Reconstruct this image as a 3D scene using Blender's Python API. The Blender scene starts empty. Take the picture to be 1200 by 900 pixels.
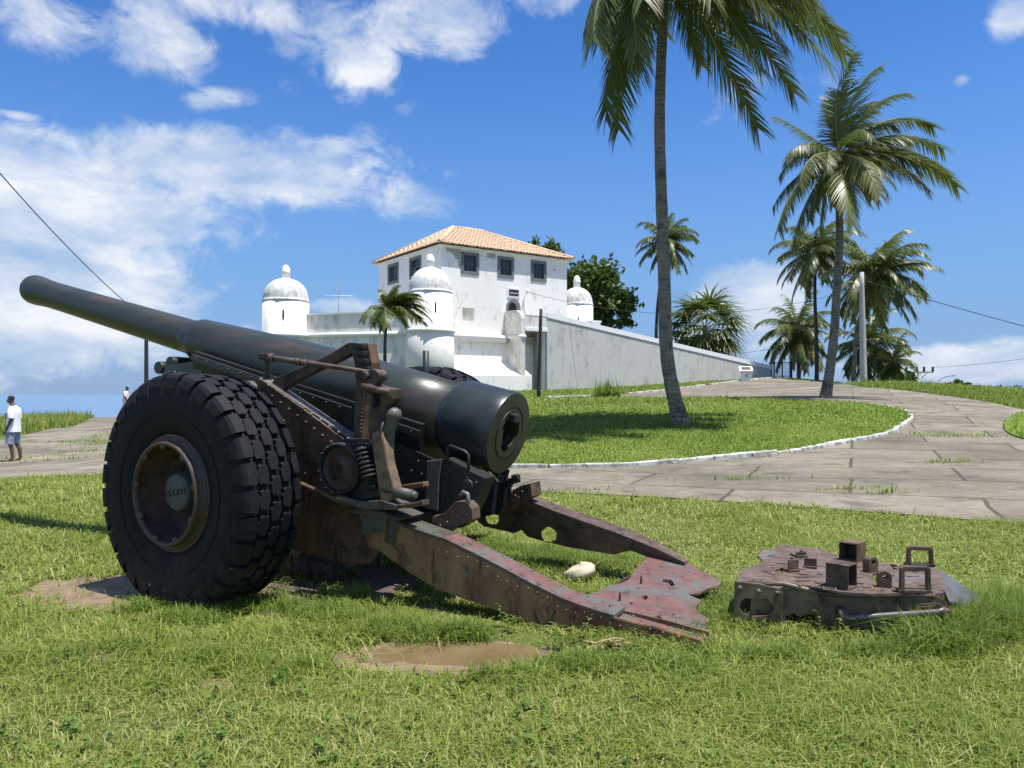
import bpy, bmesh, math, random
import numpy as np
from mathutils import Vector, Matrix
from mathutils.geometry import delaunay_2d_cdt

sc = bpy.context.scene
COL = sc.collection
R = math.radians
random.seed(7)
rng = np.random.default_rng(7)

# ------------------------------------------------------------------ camera
H = 1.35            # eye height
F = 900.0           # focal length of the photograph in its own pixels
HOR = 460.0         # sea horizon row
cam_d = bpy.data.cameras.new('camera')
cam = bpy.data.objects.new('camera', cam_d)
COL.objects.link(cam)
cam.location = (0, 0, H)
cam.rotation_euler = (R(90), 0, 0)
cam_d.sensor_width = 36
cam_d.lens = 36 * F / 1200
cam_d.shift_y = 10 / 1200
cam_d.clip_end = 40000
cam_d.clip_start = 0.05
sc.camera = cam

# ------------------------------------------------------------------ sky
SUN = Vector((0.90, -0.43, 0)).normalized() * math.cos(R(73)) + Vector((0, 0, math.sin(R(73))))
w = bpy.data.worlds.new('World')
sc.world = w
w.use_nodes = True
nt = w.node_tree
nt.nodes.clear()
N = nt.nodes.new
L = nt.links.new
out = N('ShaderNodeOutputWorld')
bg = N('ShaderNodeBackground')
bg.inputs['Strength'].default_value = 0.095
L(bg.outputs[0], out.inputs[0])
sky = N('ShaderNodeTexSky')
sky.sky_type = 'NISHITA'
sky.sun_disc = False
sky.sun_elevation = R(73)
sky.sun_rotation = math.atan2(SUN.x, SUN.y)
sky.air_density = 1.0
sky.dust_density = 0.15
sky.ozone_density = 1.6
hs = N('ShaderNodeHueSaturation')
hs.inputs['Hue'].default_value = 0.512
hs.inputs['Saturation'].default_value = 1.36
hs.inputs['Value'].default_value = 1.22
L(sky.outputs[0], hs.inputs['Color'])


def math_node(op, a, b=None, c=None, clamp=False):
    n = N('ShaderNodeMath')
    n.operation = op
    n.use_clamp = clamp
    for i, v in enumerate((a, b, c)):
        if v is None:
            continue
        if isinstance(v, (int, float)):
            n.inputs[i].default_value = v
        else:
            L(v, n.inputs[i])
    return n.outputs[0]


tc = N('ShaderNodeTexCoord')
sep = N('ShaderNodeSeparateXYZ')
L(tc.outputs['Generated'], sep.inputs[0])
az = math_node('ARCTAN2', sep.outputs[0], sep.outputs[1])
el = math_node('ARCSINE', sep.outputs[2])
cmb = N('ShaderNodeCombineXYZ')
L(az, cmb.inputs[0])
L(el, cmb.inputs[1])
V = cmb.outputs[0]


def noise_w(scale, stretch, detail, off, rough=0.55, dist=0.0):
    vm = N('ShaderNodeVectorMath')
    vm.operation = 'MULTIPLY_ADD'
    L(V, vm.inputs[0])
    vm.inputs[1].default_value = (1, stretch, 1)
    vm.inputs[2].default_value = off
    n = N('ShaderNodeTexNoise')
    n.inputs['Scale'].default_value = scale
    n.inputs['Detail'].default_value = detail
    n.inputs['Roughness'].default_value = rough
    n.inputs['Distortion'].default_value = dist
    L(vm.outputs[0], n.inputs['Vector'])
    return n.outputs['Fac']


def azel(px, py):
    a = math.atan((px - 600) / F)
    return a, math.atan((HOR - py) / F * math.cos(a))


# clouds: (centre, half sizes in the sky seen as photograph pixels, weight, tilt)
BLOBS = [
    (60, 255, 250, 115, 1.05, 0), (330, 205, 250, 55, 1.0, 0), (455, 225, 130, 42, .85, 10), (170, 200, 200, 60, .8, 0),
    (40, 350, 210, 115, 1.3, 0), (210, 350, 55, 26, .85, 0), (390, 178, 80, 28, .8, -20),
    (60, 12, 130, 46, .9, 0), (180, 35, 90, 65, .95, 0), (300, 8, 220, 40, .95, 0), (420, 75, 62, 52, 1.0, 0),
    (500, 25, 140, 48, .9, 0), (350, 60, 70, 40, .7, 0), (265, 115, 65, 18, .8, -10), (20, 135, 40, 8, .7, 0), (640, 0, 60, 25, .8, 0),
    (335, 95, 30, 25, .6, 0), (480, 130, 35, 18, .5, 0), (530, 205, 45, 16, .6, 10),
    (880, 350, 85, 55, 1.5, 0), (860, 400, 120, 45, .9, 0), (800, 410, 90, 30, .7, 0), (850, 110, 90, 60, .42, 0), (960, 100, 60, 35, .4, 0),
    (1130, 428, 150, 26, 1.35, 0), (1190, 415, 60, 24, .9, 0), (1190, 15, 32, 28, .9, 0), (1125, 95, 12, 9, .6, 0),
    (295, 385, 40, 14, .7, 0), (400, 360, 60, 14, .75, 0), (130, 455, 60, 10, .3, 0), (165, 432, 50, 14, .45, 0), (90, 425, 90, 30, .48, 0), (250, 320, 60, 40, .6, 0),
]
acc = None
for (px, py, rx, ry, wt, rot) in BLOBS:
    a, e = azel(px, py)
    mp = N('ShaderNodeMapping')
    mp.vector_type = 'TEXTURE'
    mp.inputs['Location'].default_value = (a, e, 0)
    mp.inputs['Rotation'].default_value = (0, 0, R(-rot))
    mp.inputs['Scale'].default_value = (rx / F, ry / F, 1)
    L(V, mp.inputs['Vector'])
    ln = N('ShaderNodeVectorMath')
    ln.operation = 'LENGTH'
    L(mp.outputs[0], ln.inputs[0])
    mr = N('ShaderNodeMapRange')
    mr.interpolation_type = 'SMOOTHSTEP'
    mr.inputs['From Min'].default_value = 0.15
    mr.inputs['From Max'].default_value = 1.35
    mr.inputs['To Min'].default_value = wt
    mr.inputs['To Max'].default_value = 0
    L(ln.outputs['Value'], mr.inputs['Value'])
    acc = mr.outputs[0] if acc is None else math_node('MAXIMUM', acc, mr.outputs[0])
n1 = noise_w(5.0, 1.45, 9, (3.1, 1.7, 0.0), 0.62, 0.5)
n2 = noise_w(15.0, 1.25, 8, (1.1, 5.7, 2.0), 0.66, 0.6)
nn = math_node('ADD', math_node('MULTIPLY', math_node('SUBTRACT', n1, 0.5), 1.9), math_node('MULTIPLY', math_node('SUBTRACT', n2, 0.5), 1.25))
# added clouds outside the view, thickened to whiten and brighten the fill light
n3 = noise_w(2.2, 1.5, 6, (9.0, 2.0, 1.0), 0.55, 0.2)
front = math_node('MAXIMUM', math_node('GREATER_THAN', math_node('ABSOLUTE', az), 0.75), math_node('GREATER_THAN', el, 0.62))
fill_clouds = math_node('MULTIPLY', math_node('MULTIPLY', math_node('SUBTRACT', n3, 0.39), 5.0, clamp=True), front)
dens = math_node('ADD', math_node('MULTIPLY', math_node('ADD', acc, fill_clouds), 1.0), nn)
msk = N('ShaderNodeMapRange')
msk.interpolation_type = 'SMOOTHSTEP'
msk.inputs['From Min'].default_value = 0.38
msk.inputs['From Max'].default_value = 1.0
L(dens, msk.inputs['Value'])
gate_ = math_node('MULTIPLY', math_node('ADD', acc, fill_clouds), 5.0, clamp=True)
shade = noise_w(7.0, 2.2, 7, (7.0, 3.3, 4.0), 0.6, 0.3)
cr = N('ShaderNodeMapRange')
cr.inputs['From Min'].default_value = 0.32
cr.inputs['From Max'].default_value = 0.66
L(shade, cr.inputs['Value'])
thin = math_node('MULTIPLY_ADD', math_node('MULTIPLY', cr.outputs[0], 1.0, clamp=True), 0.42, 0.54)
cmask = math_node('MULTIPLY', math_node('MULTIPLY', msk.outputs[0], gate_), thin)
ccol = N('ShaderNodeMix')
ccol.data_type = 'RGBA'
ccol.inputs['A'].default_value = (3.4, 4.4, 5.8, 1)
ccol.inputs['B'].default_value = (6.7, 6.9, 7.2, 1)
L(cr.outputs[0], ccol.inputs['Factor'])
mx = N('ShaderNodeMix')
mx.data_type = 'RGBA'
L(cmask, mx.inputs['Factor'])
hz = N('ShaderNodeMapRange')
hz.interpolation_type = 'SMOOTHSTEP'
hz.inputs['From Min'].default_value = 0.0
hz.inputs['From Max'].default_value = 0.42
hz.inputs['To Min'].default_value = 0.85
hz.inputs['To Max'].default_value = 0.0
L(el, hz.inputs['Value'])
low = N('ShaderNodeMix')
low.data_type = 'RGBA'
low.inputs['B'].default_value = (1.0, 2.25, 4.9, 1)
L(hz.outputs[0], low.inputs['Factor'])
L(hs.outputs[0], low.inputs['A'])
L(low.outputs['Result'], mx.inputs['A'])
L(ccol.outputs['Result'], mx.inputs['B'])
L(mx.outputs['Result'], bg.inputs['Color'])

sun_d = bpy.data.lights.new('sun', 'SUN')
sun_d.energy = 4.9
sun_d.angle = R(0.5)
sun_d.color = (1.0, 0.97, 0.925)
sun = bpy.data.objects.new('sun', sun_d)
COL.objects.link(sun)
sun.rotation_euler = SUN.to_track_quat('Z', 'Y').to_euler()

sc.view_settings.view_transform = 'Standard'
sc.view_settings.look = 'None'
sc.view_settings.gamma = 1
sc.view_settings.exposure = 0.55
sc.view_settings.use_curve_mapping = False
sc.render.engine = 'CYCLES'
sc.cycles.max_bounces = 6
sc.cycles.transparent_max_bounces = 8


# ------------------------------------------------------------------ materials
def new_mat(name):
    m = bpy.data.materials.new(name)
    m.use_nodes = True
    t = m.node_tree
    b = t.nodes['Principled BSDF']
    return m, t, b


def ramp(t, fac, stops, interp='LINEAR'):
    r = t.nodes.new('ShaderNodeValToRGB')
    r.color_ramp.interpolation = interp
    e = r.color_ramp.elements
    while len(e) < len(stops):
        e.new(0.5)
    for i, (p, c) in enumerate(stops):
        e[i].position = p
        e[i].color = (*c, 1) if len(c) == 3 else c
    t.links.new(fac, r.inputs[0])
    return r.outputs[0]


def tex(t, scale, detail=6, rough=0.6, coord='Object', stretch=(1, 1, 1), off=(0, 0, 0), dist=0.0, rot=(0, 0, 0)):
    c = t.nodes.new('ShaderNodeTexCoord')
    mp = t.nodes.new('ShaderNodeMapping')
    mp.inputs['Scale'].default_value = stretch
    mp.inputs['Location'].default_value = off
    mp.inputs['Rotation'].default_value = rot
    n = t.nodes.new('ShaderNodeTexNoise')
    n.inputs['Scale'].default_value = scale
    n.inputs['Detail'].default_value = detail
    n.inputs['Roughness'].default_value = rough
    n.inputs['Distortion'].default_value = dist
    if coord == 'World':
        g = t.nodes.new('ShaderNodeNewGeometry')
        t.links.new(g.outputs['Position'], mp.inputs['Vector'])
    else:
        t.links.new(c.outputs[coord], mp.inputs['Vector'])
    t.links.new(mp.outputs[0], n.inputs['Vector'])
    return n.outputs['Fac']


def mix(t, fac, a, b, mode='MIX'):
    m = t.nodes.new('ShaderNodeMix')
    m.data_type = 'RGBA'
    m.blend_type = mode
    for k, v in (('A', a), ('B', b)):
        if isinstance(v, tuple):
            m.inputs[k].default_value = (*v, 1) if len(v) == 3 else v
        else:
            t.links.new(v, m.inputs[k])
    if isinstance(fac, (int, float)):
        m.inputs['Factor'].default_value = fac
    else:
        t.links.new(fac, m.inputs['Factor'])
    return m.outputs['Result']


def bump(t, b, h, strength=0.3, dist=0.01):
    n = t.nodes.new('ShaderNodeBump')
    n.inputs['Strength'].default_value = strength
    n.inputs['Distance'].default_value = dist
    t.links.new(h, n.inputs['Height'])
    t.links.new(n.outputs[0], b.inputs['Normal'])


def noisy(name, c1, c2, scale=8, rough=0.7, c3=None, thr=0.6, scale3=5, bmp=0.25, bdist=0.005, metallic=0, stretch=(1, 1, 1), soft=0.08, spec=0.5, stretch3=None, coat=0):
    m, t, b = new_mat(name)
    n = tex(t, scale, 8, 0.65, stretch=stretch)
    col = ramp(t, n, [(0.3, c1), (0.7, c2)])
    if c3 is not None:
        n3 = tex(t, scale3, 9, 0.68, off=(3, 7, 1), stretch=stretch3 or (1, 1, 1), dist=0.4)
        f = ramp(t, n3, [(max(0, thr - soft), (0, 0, 0)), (min(1, thr + soft), (1, 1, 1))])
        col = mix(t, f, col, c3)
    t.links.new(col, b.inputs['Base Color'])
    b.inputs['Roughness'].default_value = rough
    b.inputs['Metallic'].default_value = metallic
    b.inputs['Specular IOR Level'].default_value = spec
    if bmp:
        bump(t, b, tex(t, scale * 4, 6, 0.7, stretch=stretch), bmp, bdist)
    return m


M = {}
# gun paints
M['gun'] = noisy('gun_paint', (.013, .018, .014), (.040, .048, .038), 5, .36, (.080, .045, .036), .585, 4.0, .22, .003, stretch=(.22, 1, 1), soft=.09, stretch3=(.22, 1, 1.3))
M['gun_dark'] = noisy('dark_gun_paint', (.010, .012, .011), (.024, .026, .023), 7, .5, (.06, .028, .016), .64, 6, .2, .003)
M['breech'] = noisy('breech_paint', (.013, .018, .018), (.030, .038, .036), 4, .33, (.05, .03, .02), .68, 7, .12, .002)
M['breech_face'] = noisy('olive_breech_face', (.022, .027, .015), (.04, .046, .024), 6, .5, (.02, .02, .014), .6, 6, .2, .003)
M['rust'] = noisy('rusted_plate', (.075, .042, .022), (.160, .088, .043), 7, .75, (.03, .016, .011), .56, 5, .35, .004, stretch=(1, 1, .35))
M['rust_dark'] = noisy('dark_rusted_steel', (.050, .030, .016), (.120, .070, .036), 7, .7, (.020, .014, .010), .55, 5, .35, .004)
M['green_rust'] = noisy('weathered_green_steel', (.060, .066, .052), (.10, .10, .08), 9, .55, (.055, .03, .018), .56, 6, .25, .003)
M['red_steel'] = noisy('rust_red_primer_steel', (.085, .045, .038), (.185, .078, .066), 11, .66, (.100, .103, .090), .53, 4.2, .45, .005, soft=.06)
M['leg_side'] = noisy('rusted_trail_paint', (.185, .105, .047), (.32, .175, .078), 5, .7, (.12, .052, .026), .53, 5, .3, .003, stretch=(1, 1, .3), stretch3=(1, 1, .3))
M['column'] = noisy('patchy_orange_rust', (.16, .10, .055), (.24, .15, .085), 9, .6, (.05, .055, .045), .52, 11, .25, .003)
M['purple_rust'] = noisy('purplish_rust', (.060, .038, .026), (.135, .082, .058), 10, .65, (.025, .017, .013), .57, 8, .3, .003)
M['wreck'] = noisy('wreck_rust', (.075, .046, .028), (.16, .10, .06), 8, .68, (.045, .030, .022), .53, 6, .4, .005)
M['wreck_top'] = noisy('wreck_top_rust', (.065, .040, .027), (.185, .118, .082), 14, .62, (.15, .145, .14), .60, 4, .7, .012)
M['wreck_front'] = noisy('wreck_front_paint', (.100, .080, .048), (.185, .145, .088), 6, .5, (.075, .042, .023), .54, 5, .3, .003)
M['tail'] = noisy('grey_blue_plate', (.060, .066, .072), (.105, .112, .118), 8, .5, (.09, .05, .032), .58, 7, .3, .004)
M['steel_light'] = noisy('worn_grey_steel', (.13, .13, .12), (.2, .2, .185), 14, .42, (.09, .05, .03), .6, 9, .2, .003, metallic=.3)
M['rubber0'] = noisy('tyre_rubber', (.0055, .006, .008), (.012, .0125, .015), 9, .68, (.026, .025, .026), .68, 14, .3, .003, spec=.22)
m, t, b = new_mat('worn_tyre_rubber')
n_ = tex(t, 9, 8, .65)
c_ = ramp(t, n_, [(.3, (.0055, .006, .0075)), (.7, (.014, .0145, .0165))])
n2_ = tex(t, 3.5, 9, .75, off=(3, 1, 8))
gx_ = t.nodes.new('ShaderNodeSeparateXYZ')
t.links.new(t.nodes.new('ShaderNodeTexCoord').outputs['Object'], gx_.inputs[0])
mr_ = t.nodes.new('ShaderNodeMapRange')
for k_, v_ in (('From Min', -.80), ('From Max', -.15), ('To Min', .30), ('To Max', 0.0)):
    mr_.inputs[k_].default_value = v_
t.links.new(gx_.outputs[2], mr_.inputs['Value'])
ad_ = t.nodes.new('ShaderNodeMath')
t.links.new(mr_.outputs[0], ad_.inputs[0])
t.links.new(n2_, ad_.inputs[1])
c_ = mix(t, ramp(t, ad_.outputs[0], [(.62, (0, 0, 0)), (.86, (.75, .75, .75))]), c_, (.055, .042, .030))
n3_ = tex(t, 26, 3, .5, off=(7, 7, 2))
pn_ = t.nodes.new('ShaderNodeMath')
pn_.operation = 'MULTIPLY_ADD'
t.links.new(mr_.outputs[0], pn_.inputs[0])
pn_.inputs[1].default_value = .22
t.links.new(n3_, pn_.inputs[2])
c_ = mix(t, ramp(t, pn_.outputs[0], [(.755, (0, 0, 0)), (.775, (.8, .8, .8))]), c_, (.22, .22, .20))
t.links.new(c_, b.inputs['Base Color'])
b.inputs['Roughness'].default_value = .7
b.inputs['Specular IOR Level'].default_value = .22
bump(t, b, tex(t, 40, 6, .7), .35, .003)
M['rubber'] = m
M['rim'] = noisy('rusty_rim_paint', (.034, .033, .027), (.070, .062, .048), 9, .55, (.075, .034, .018), .5, 6, .25, .003)
M['rim_bowl'] = noisy('rusty_bowl', (.06, .035, .022), (.12, .07, .045), 7, .7, (.03, .022, .018), .5, 5, .3, .004)
M['hub'] = noisy('grey_green_hub', (.050, .058, .056), (.085, .096, .092), 8, .55, (.05, .04, .03), .62, 8, .15, .002)
M['black'] = noisy('black_steel_and_shade', (.008, .008, .008), (.014, .013, .012), 6, .7, bmp=.1)  # flat black: dark steel parts, and painted shade of holes and carriage interior



def add_layer(mat, color, scale, thr, soft=.03, stretch=(1, 1, 1), off=(0, 0, 0)):
    """chips, stains or flakes of another colour with their own outline"""
    t_ = mat.node_tree
    b_ = t_.nodes['Principled BSDF']
    src = b_.inputs['Base Color'].links[0].from_socket
    f_ = ramp(t_, tex(t_, scale, 10, .72, stretch=stretch, off=off, dist=.6), [(thr - soft, (0, 0, 0)), (thr + soft, (1, 1, 1))])
    t_.links.new(mix(t_, f_, src, color), b_.inputs['Base Color'])


add_layer(M['red_steel'], (.045, .026, .018), 9, .60, .03, off=(2, 5, 1))
add_layer(M['red_steel'], (.30, .29, .265), 22, .665, .02, off=(8, 1, 3))
add_layer(M['wreck_top'], (.040, .024, .017), 8, .57, .03, off=(4, 4, 1))
add_layer(M['wreck_top'], (.24, .19, .155), 26, .65, .02, off=(1, 9, 3))
add_layer(M['wreck_front'], (.05, .028, .016), 9, .58, .03, (1, 1, .4), (3, 3, 1))
add_layer(M['leg_side'], (.055, .030, .018), 8, .57, .03, (1, 1, .3), (6, 2, 1))
add_layer(M['leg_side'], (.13, .135, .105), 13, .62, .03, off=(1, 7, 7))
add_layer(M['rust'], (.035, .020, .013), 10, .58, .03, (1, 1, .35), (5, 2, 8))
add_layer(M['rust_dark'], (.13, .070, .034), 12, .62, .03, (1, 1, .4), (5, 7, 8))
add_layer(M['gun'], (.095, .098, .082), 34, .695, .015, (.35, 1, 1), (4, 4, 4))
add_layer(M['gun'], (.050, .030, .022), 11, .635, .03, (.4, 1, 1), (9, 4, 4))
add_layer(M['breech'], (.080, .085, .078), 40, .71, .015, off=(2, 2, 2))
add_layer(M['purple_rust'], (.17, .10, .06), 15, .62, .03, off=(1, 2, 2))

# masonry
def plaster(name, dirt_amt, streak, base=(.87, .84, .775), dirt=(.29, .275, .24)):
    m, t, b = new_mat(name)
    n1_ = tex(t, .9, 9, .72, coord='World', off=(1, 2, 3))
    n2_ = tex(t, 3.5, 9, .75, coord='World', stretch=(1, 1, streak), off=(5, 1, 3))
    n3_ = tex(t, 9.0, 6, .7, coord='World')
    col = ramp(t, n3_, [(.3, tuple(c * .93 for c in base)), (.7, base)])
    mm = t.nodes.new('ShaderNodeMath')
    mm.operation = 'MULTIPLY_ADD'
    t.links.new(n1_, mm.inputs[0])
    mm.inputs[1].default_value = .5
    m2 = t.nodes.new('ShaderNodeMath')
    m2.operation = 'MULTIPLY'
    t.links.new(n2_, m2.inputs[0])
    m2.inputs[1].default_value = .5
    t.links.new(m2.outputs[0], mm.inputs[2])
    f = ramp(t, mm.outputs[0], [(.62 - dirt_amt, (0, 0, 0)), (.70 - dirt_amt * .6, (.75, .75, .75))])
    col = mix(t, f, col, dirt)
    t.links.new(col, b.inputs['Base Color'])
    b.inputs['Roughness'].default_value = .9
    bump(t, b, tex(t, 6, 8, .7, coord='World'), .35, .03)
    return m


M['plaster'] = plaster('white_plaster', .082, .22)
M['plaster_dirty'] = plaster('stained_plaster', .155, .2, base=(.80, .77, .70), dirt=(.32, .305, .265))
M['plaster_ramp'] = plaster('grey_weathered_plaster', .12, .12, base=(.55, .535, .495), dirt=(.28, .27, .245))
M['plaster_dome'] = plaster('lichen_plaster', .155, .8, base=(.76, .74, .69), dirt=(.24, .23, .20))
M['white_cap'] = plaster('fresh_white_coping', .02, 1, base=(.84, .84, .83))
M['patch'] = noisy('bare_plaster', (.30, .27, .22), (.48, .44, .37), 5, .9)
M['win_frame'] = noisy('grey_stone_frame', (.13, .14, .14), (.18, .19, .19), 6, .8)
M['tile'] = noisy('terracotta_tile', (.52, .34, .20), (.72, .53, .35), 3.0, .85, (.78, .64, .48), .6, 9, .3, .01)
M['tile_dark'] = noisy('tile_edge', (.22, .12, .08), (.38, .22, .14), 4, .85)
m, t, b = new_mat('window_glass')
b.inputs['Base Color'].default_value = (.035, .05, .055, 1)
b.inputs['Roughness'].default_value = .12
M['glass'] = m
M['shutter'] = noisy('green_grey_sash', (.06, .075, .075), (.09, .11, .11), 4, .6)
M['concrete'] = noisy('grey_concrete', (.36, .35, .33), (.48, .47, .44), 7, .85, (.26, .25, .23), .6, 5)
M['shade_concrete'] = noisy('shade_darkened_concrete', (.10, .095, .085), (.17, .16, .145), 9, .9, (.05, .045, .038), .55, 6, .5, .01)  # concrete colour darkened to imitate the shade under the gun
M['wood_dark'] = noisy('dark_wood', (.022, .018, .016), (.05, .042, .036), 6, .8, stretch=(1, 1, .1))
M['iron'] = noisy('black_iron', (.015, .015, .017), (.03, .03, .032), 6, .55)
M['white_metal'] = noisy('white_metal', (.62, .64, .66), (.74, .75, .76), 4, .5)
M['cable'] = noisy('black_cable', (.01, .01, .01), (.02, .02, .02), 4, .6, bmp=0)
M['kerb'] = noisy('limewashed_kerb', (.42, .41, .37), (.72, .71, .67), 5, .9, (.22, .22, .17), .53, 3.0, .4, .01)
M['stone'] = noisy('sandy_stone', (.42, .36, .25), (.58, .51, .37), 6, .9, bmp=.5, bdist=.01)
M['dead'] = noisy('dry_leaf', (.26, .17, .085), (.42, .29, .16), 14, .8)
M['mulch'] = noisy('damp_mulch', (.06, .045, .038), (.14, .10, .085), 30, .9, bmp=.8, bdist=.01)


def leaf_mat(name, c1, c2, c3, rough=.45, trans=.25):
    m, t, b = new_mat(name)
    at = t.nodes.new('ShaderNodeAttribute')
    at.attribute_name = 'tone'
    col = ramp(t, at.outputs['Fac'], [(0.0, c1), (.6, c2), (1.0, c3)])
    t.links.new(col, b.inputs['Base Color'])
    b.inputs['Roughness'].default_value = rough
    b.inputs['Specular IOR Level'].default_value = .3
    tr = t.nodes.new('ShaderNodeBsdfTranslucent')
    t.links.new(mix(t, .5, col, (.30, .42, .06), 'MIX'), tr.inputs['Color'])
    ms = t.nodes.new('ShaderNodeMixShader')
    ms.inputs[0].default_value = trans
    t.links.new(b.outputs[0], ms.inputs[1])
    t.links.new(tr.outputs[0], ms.inputs[2])
    t.links.new(ms.outputs[0], t.nodes['Material Output'].inputs['Surface'])
    return m


M['grass'] = leaf_mat('grass_blades', (.135, .195, .026), (.255, .305, .056), (.46, .42, .18), .65, .34)
M['grass_lush'] = leaf_mat('lush_grass_blades', (.105, .170, .024), (.195, .260, .045), (.33, .34, .10), .6, .34)
M['lawn_blades'] = leaf_mat('lawn_blades', (.125, .190, .026), (.205, .265, .042), (.36, .35, .12), .6, .3)
M['palm'] = leaf_mat('palm_leaflets', (.062, .090, .024), (.118, .138, .040), (.34, .28, .10), .38, .22)
M['palm_dry'] = leaf_mat('dry_palm_leaflets', (.05, .03, .015), (.12, .07, .03), (.25, .16, .07), .6, .15)
M['rachis'] = noisy('palm_rachis', (.16, .16, .05), (.26, .24, .09), 4, .5)
M['broadleaf'] = leaf_mat('broad_leaves', (.030, .065, .012), (.060, .105, .020), (.12, .16, .035), .45, .2)
M['weed'] = leaf_mat('weed_leaves', (.075, .14, .022), (.13, .21, .035), (.22, .28, .07), .5, .25)


def trunk_mat(name, c1, c2, lo, ring=9.0):
    m, t, b = new_mat(name)
    n = tex(t, 5, 8, .7, stretch=(1, 1, .6))
    c = t.nodes.new('ShaderNodeTexCoord')
    wv = t.nodes.new('ShaderNodeTexWave')
    wv.bands_direction = 'Z'
    wv.inputs['Scale'].default_value = ring * .3
    wv.inputs['Distortion'].default_value = 5.5
    wv.inputs['Detail'].default_value = 3
    t.links.new(c.outputs['Object'], wv.inputs['Vector'])
    col = ramp(t, n, [(.3, c1), (.7, c2)])
    f = ramp(t, wv.outputs['Fac'], [(.0, (.55, .55, .55)), (.35, (1, 1, 1))])
    col = mix(t, .6, col, f, 'MULTIPLY')
    n2_ = tex(t, 3.0, 6, .7, off=(4, 4, 4))
    col = mix(t, ramp(t, n2_, [(.52, (0, 0, 0)), (.62, (1, 1, 1))]), col, lo)
    t.links.new(col, b.inputs['Base Color'])
    b.inputs['Roughness'].default_value = .9
    bump(t, b, wv.outputs['Fac'], .6, .02)
    return m


M['trunk'] = trunk_mat('palm_trunk', (.12, .105, .085), (.25, .225, .185), (.075, .065, .05))
M['trunk_dark'] = trunk_mat('dark_palm_trunk', (.045, .040, .034), (.09, .08, .07), (.03, .028, .024))
M['bark'] = noisy('bark', (.07, .055, .04), (.12, .10, .08), 8, .9, bmp=.5)

# ground materials
m, t, b = new_mat('turf_ground')
n_ = tex(t, .55, 8, .65, coord='World')
n2_ = tex(t, 14, 8, .75, coord='World')
n3_ = tex(t, 1.7, 7, .7, coord='World', off=(4, 8, 0))
c_ = ramp(t, n2_, [(.28, (.045, .060, .017)), (.5, (.085, .110, .028)), (.75, (.160, .170, .060))])
c_ = mix(t, ramp(t, n_, [(.42, (0, 0, 0)), (.62, (.6, .6, .6))]), c_, (.15, .185, .04))
c_ = mix(t, ramp(t, n3_, [(.60, (0, 0, 0)), (.70, (.55, .55, .55))]), c_, (.20, .155, .09))
t.links.new(c_, b.inputs['Base Color'])
b.inputs['Roughness'].default_value = .95
b.inputs['Specular IOR Level'].default_value = .1
bump(t, b, n2_, .8, .03)
M['turf'] = m

m, t, b = new_mat('island_lawn')
n_ = tex(t, .30, 8, .65, coord='World')
n2_ = tex(t, 20, 8, .75, coord='World')
c_ = ramp(t, n2_, [(.25, (.080, .135, .018)), (.5, (.120, .190, .026)), (.78, (.19, .25, .05))])
c_ = mix(t, ramp(t, n_, [(.42, (0, 0, 0)), (.65, (.7, .7, .7))]), c_, (.165, .22, .034))
t.links.new(c_, b.inputs['Base Color'])
b.inputs['Roughness'].default_value = .95
b.inputs['Specular IOR Level'].default_value = .1
bump(t, b, n2_, .8, .03)
M['lawn'] = m

m, t, b = new_mat('slab_paving')
g_ = t.nodes.new('ShaderNodeNewGeometry')
mp_ = t.nodes.new('ShaderNodeMapping')
mp_.inputs['Rotation'].default_value = (0, 0, R(24))
t.links.new(g_.outputs['Position'], mp_.inputs['Vector'])
wn = t.nodes.new('ShaderNodeTexNoise')
wn.inputs['Scale'].default_value = 1.3
wn.inputs['Detail'].default_value = 5
t.links.new(g_.outputs['Position'], wn.inputs['Vector'])
va = t.nodes.new('ShaderNodeVectorMath')
va.operation = 'MULTIPLY_ADD'
t.links.new(wn.outputs['Color'], va.inputs[0])
va.inputs[1].default_value = (.09, .09, 0)
t.links.new(mp_.outputs[0], va.inputs[2])
bk = t.nodes.new('ShaderNodeTexBrick')
bk.inputs['Scale'].default_value = 1
bk.inputs['Brick Width'].default_value = 2.9
bk.inputs['Row Height'].default_value = 1.55
bk.inputs['Mortar Size'].default_value = .032
bk.inputs['Mortar Smooth'].default_value = .5
bk.inputs['Color1'].default_value = (.185, .162, .126, 1)
bk.inputs['Color2'].default_value = (.275, .242, .190, 1)
bk.inputs['Mortar'].default_value = (.092, .086, .055, 1)
t.links.new(va.outputs[0], bk.inputs['Vector'])
n_ = tex(t, .5, 9, .7, coord='World')
n2_ = tex(t, 9, 8, .75, coord='World')
c_ = mix(t, .8, bk.outputs['Color'], ramp(t, n_, [(.32, (.52, .52, .51)), (.68, (1.28, 1.25, 1.18))]), 'MULTIPLY')
c_ = mix(t, .7, c_, ramp(t, n2_, [(.3, (.66, .66, .66)), (.72, (1.18, 1.18, 1.18))]), 'MULTIPLY')
n3_ = tex(t, 1.1, 8, .75, coord='World', off=(9, 3, 0))
c_ = mix(t, ramp(t, n3_, [(.52, (0, 0, 0)), (.62, (.8, .8, .8))]), c_, (.105, .094, .076))
n4_ = tex(t, .8, 9, .8, coord='World', off=(2, 13, 0))
c_ = mix(t, ramp(t, n4_, [(.575, (0, 0, 0)), (.64, (.65, .65, .65))]), c_, (.15, .155, .055))
t.links.new(c_, b.inputs['Base Color'])
b.inputs['Roughness'].default_value = .92
b.inputs['Specular IOR Level'].default_value = .2
hm = t.nodes.new('ShaderNodeMath')
hm.operation = 'MULTIPLY_ADD'
t.links.new(bk.outputs['Fac'], hm.inputs[0])
hm.inputs[1].default_value = -1.2
t.links.new(n2_, hm.inputs[2])
bump(t, b, hm.outputs[0], .6, .02)
M['road'] = m

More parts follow.
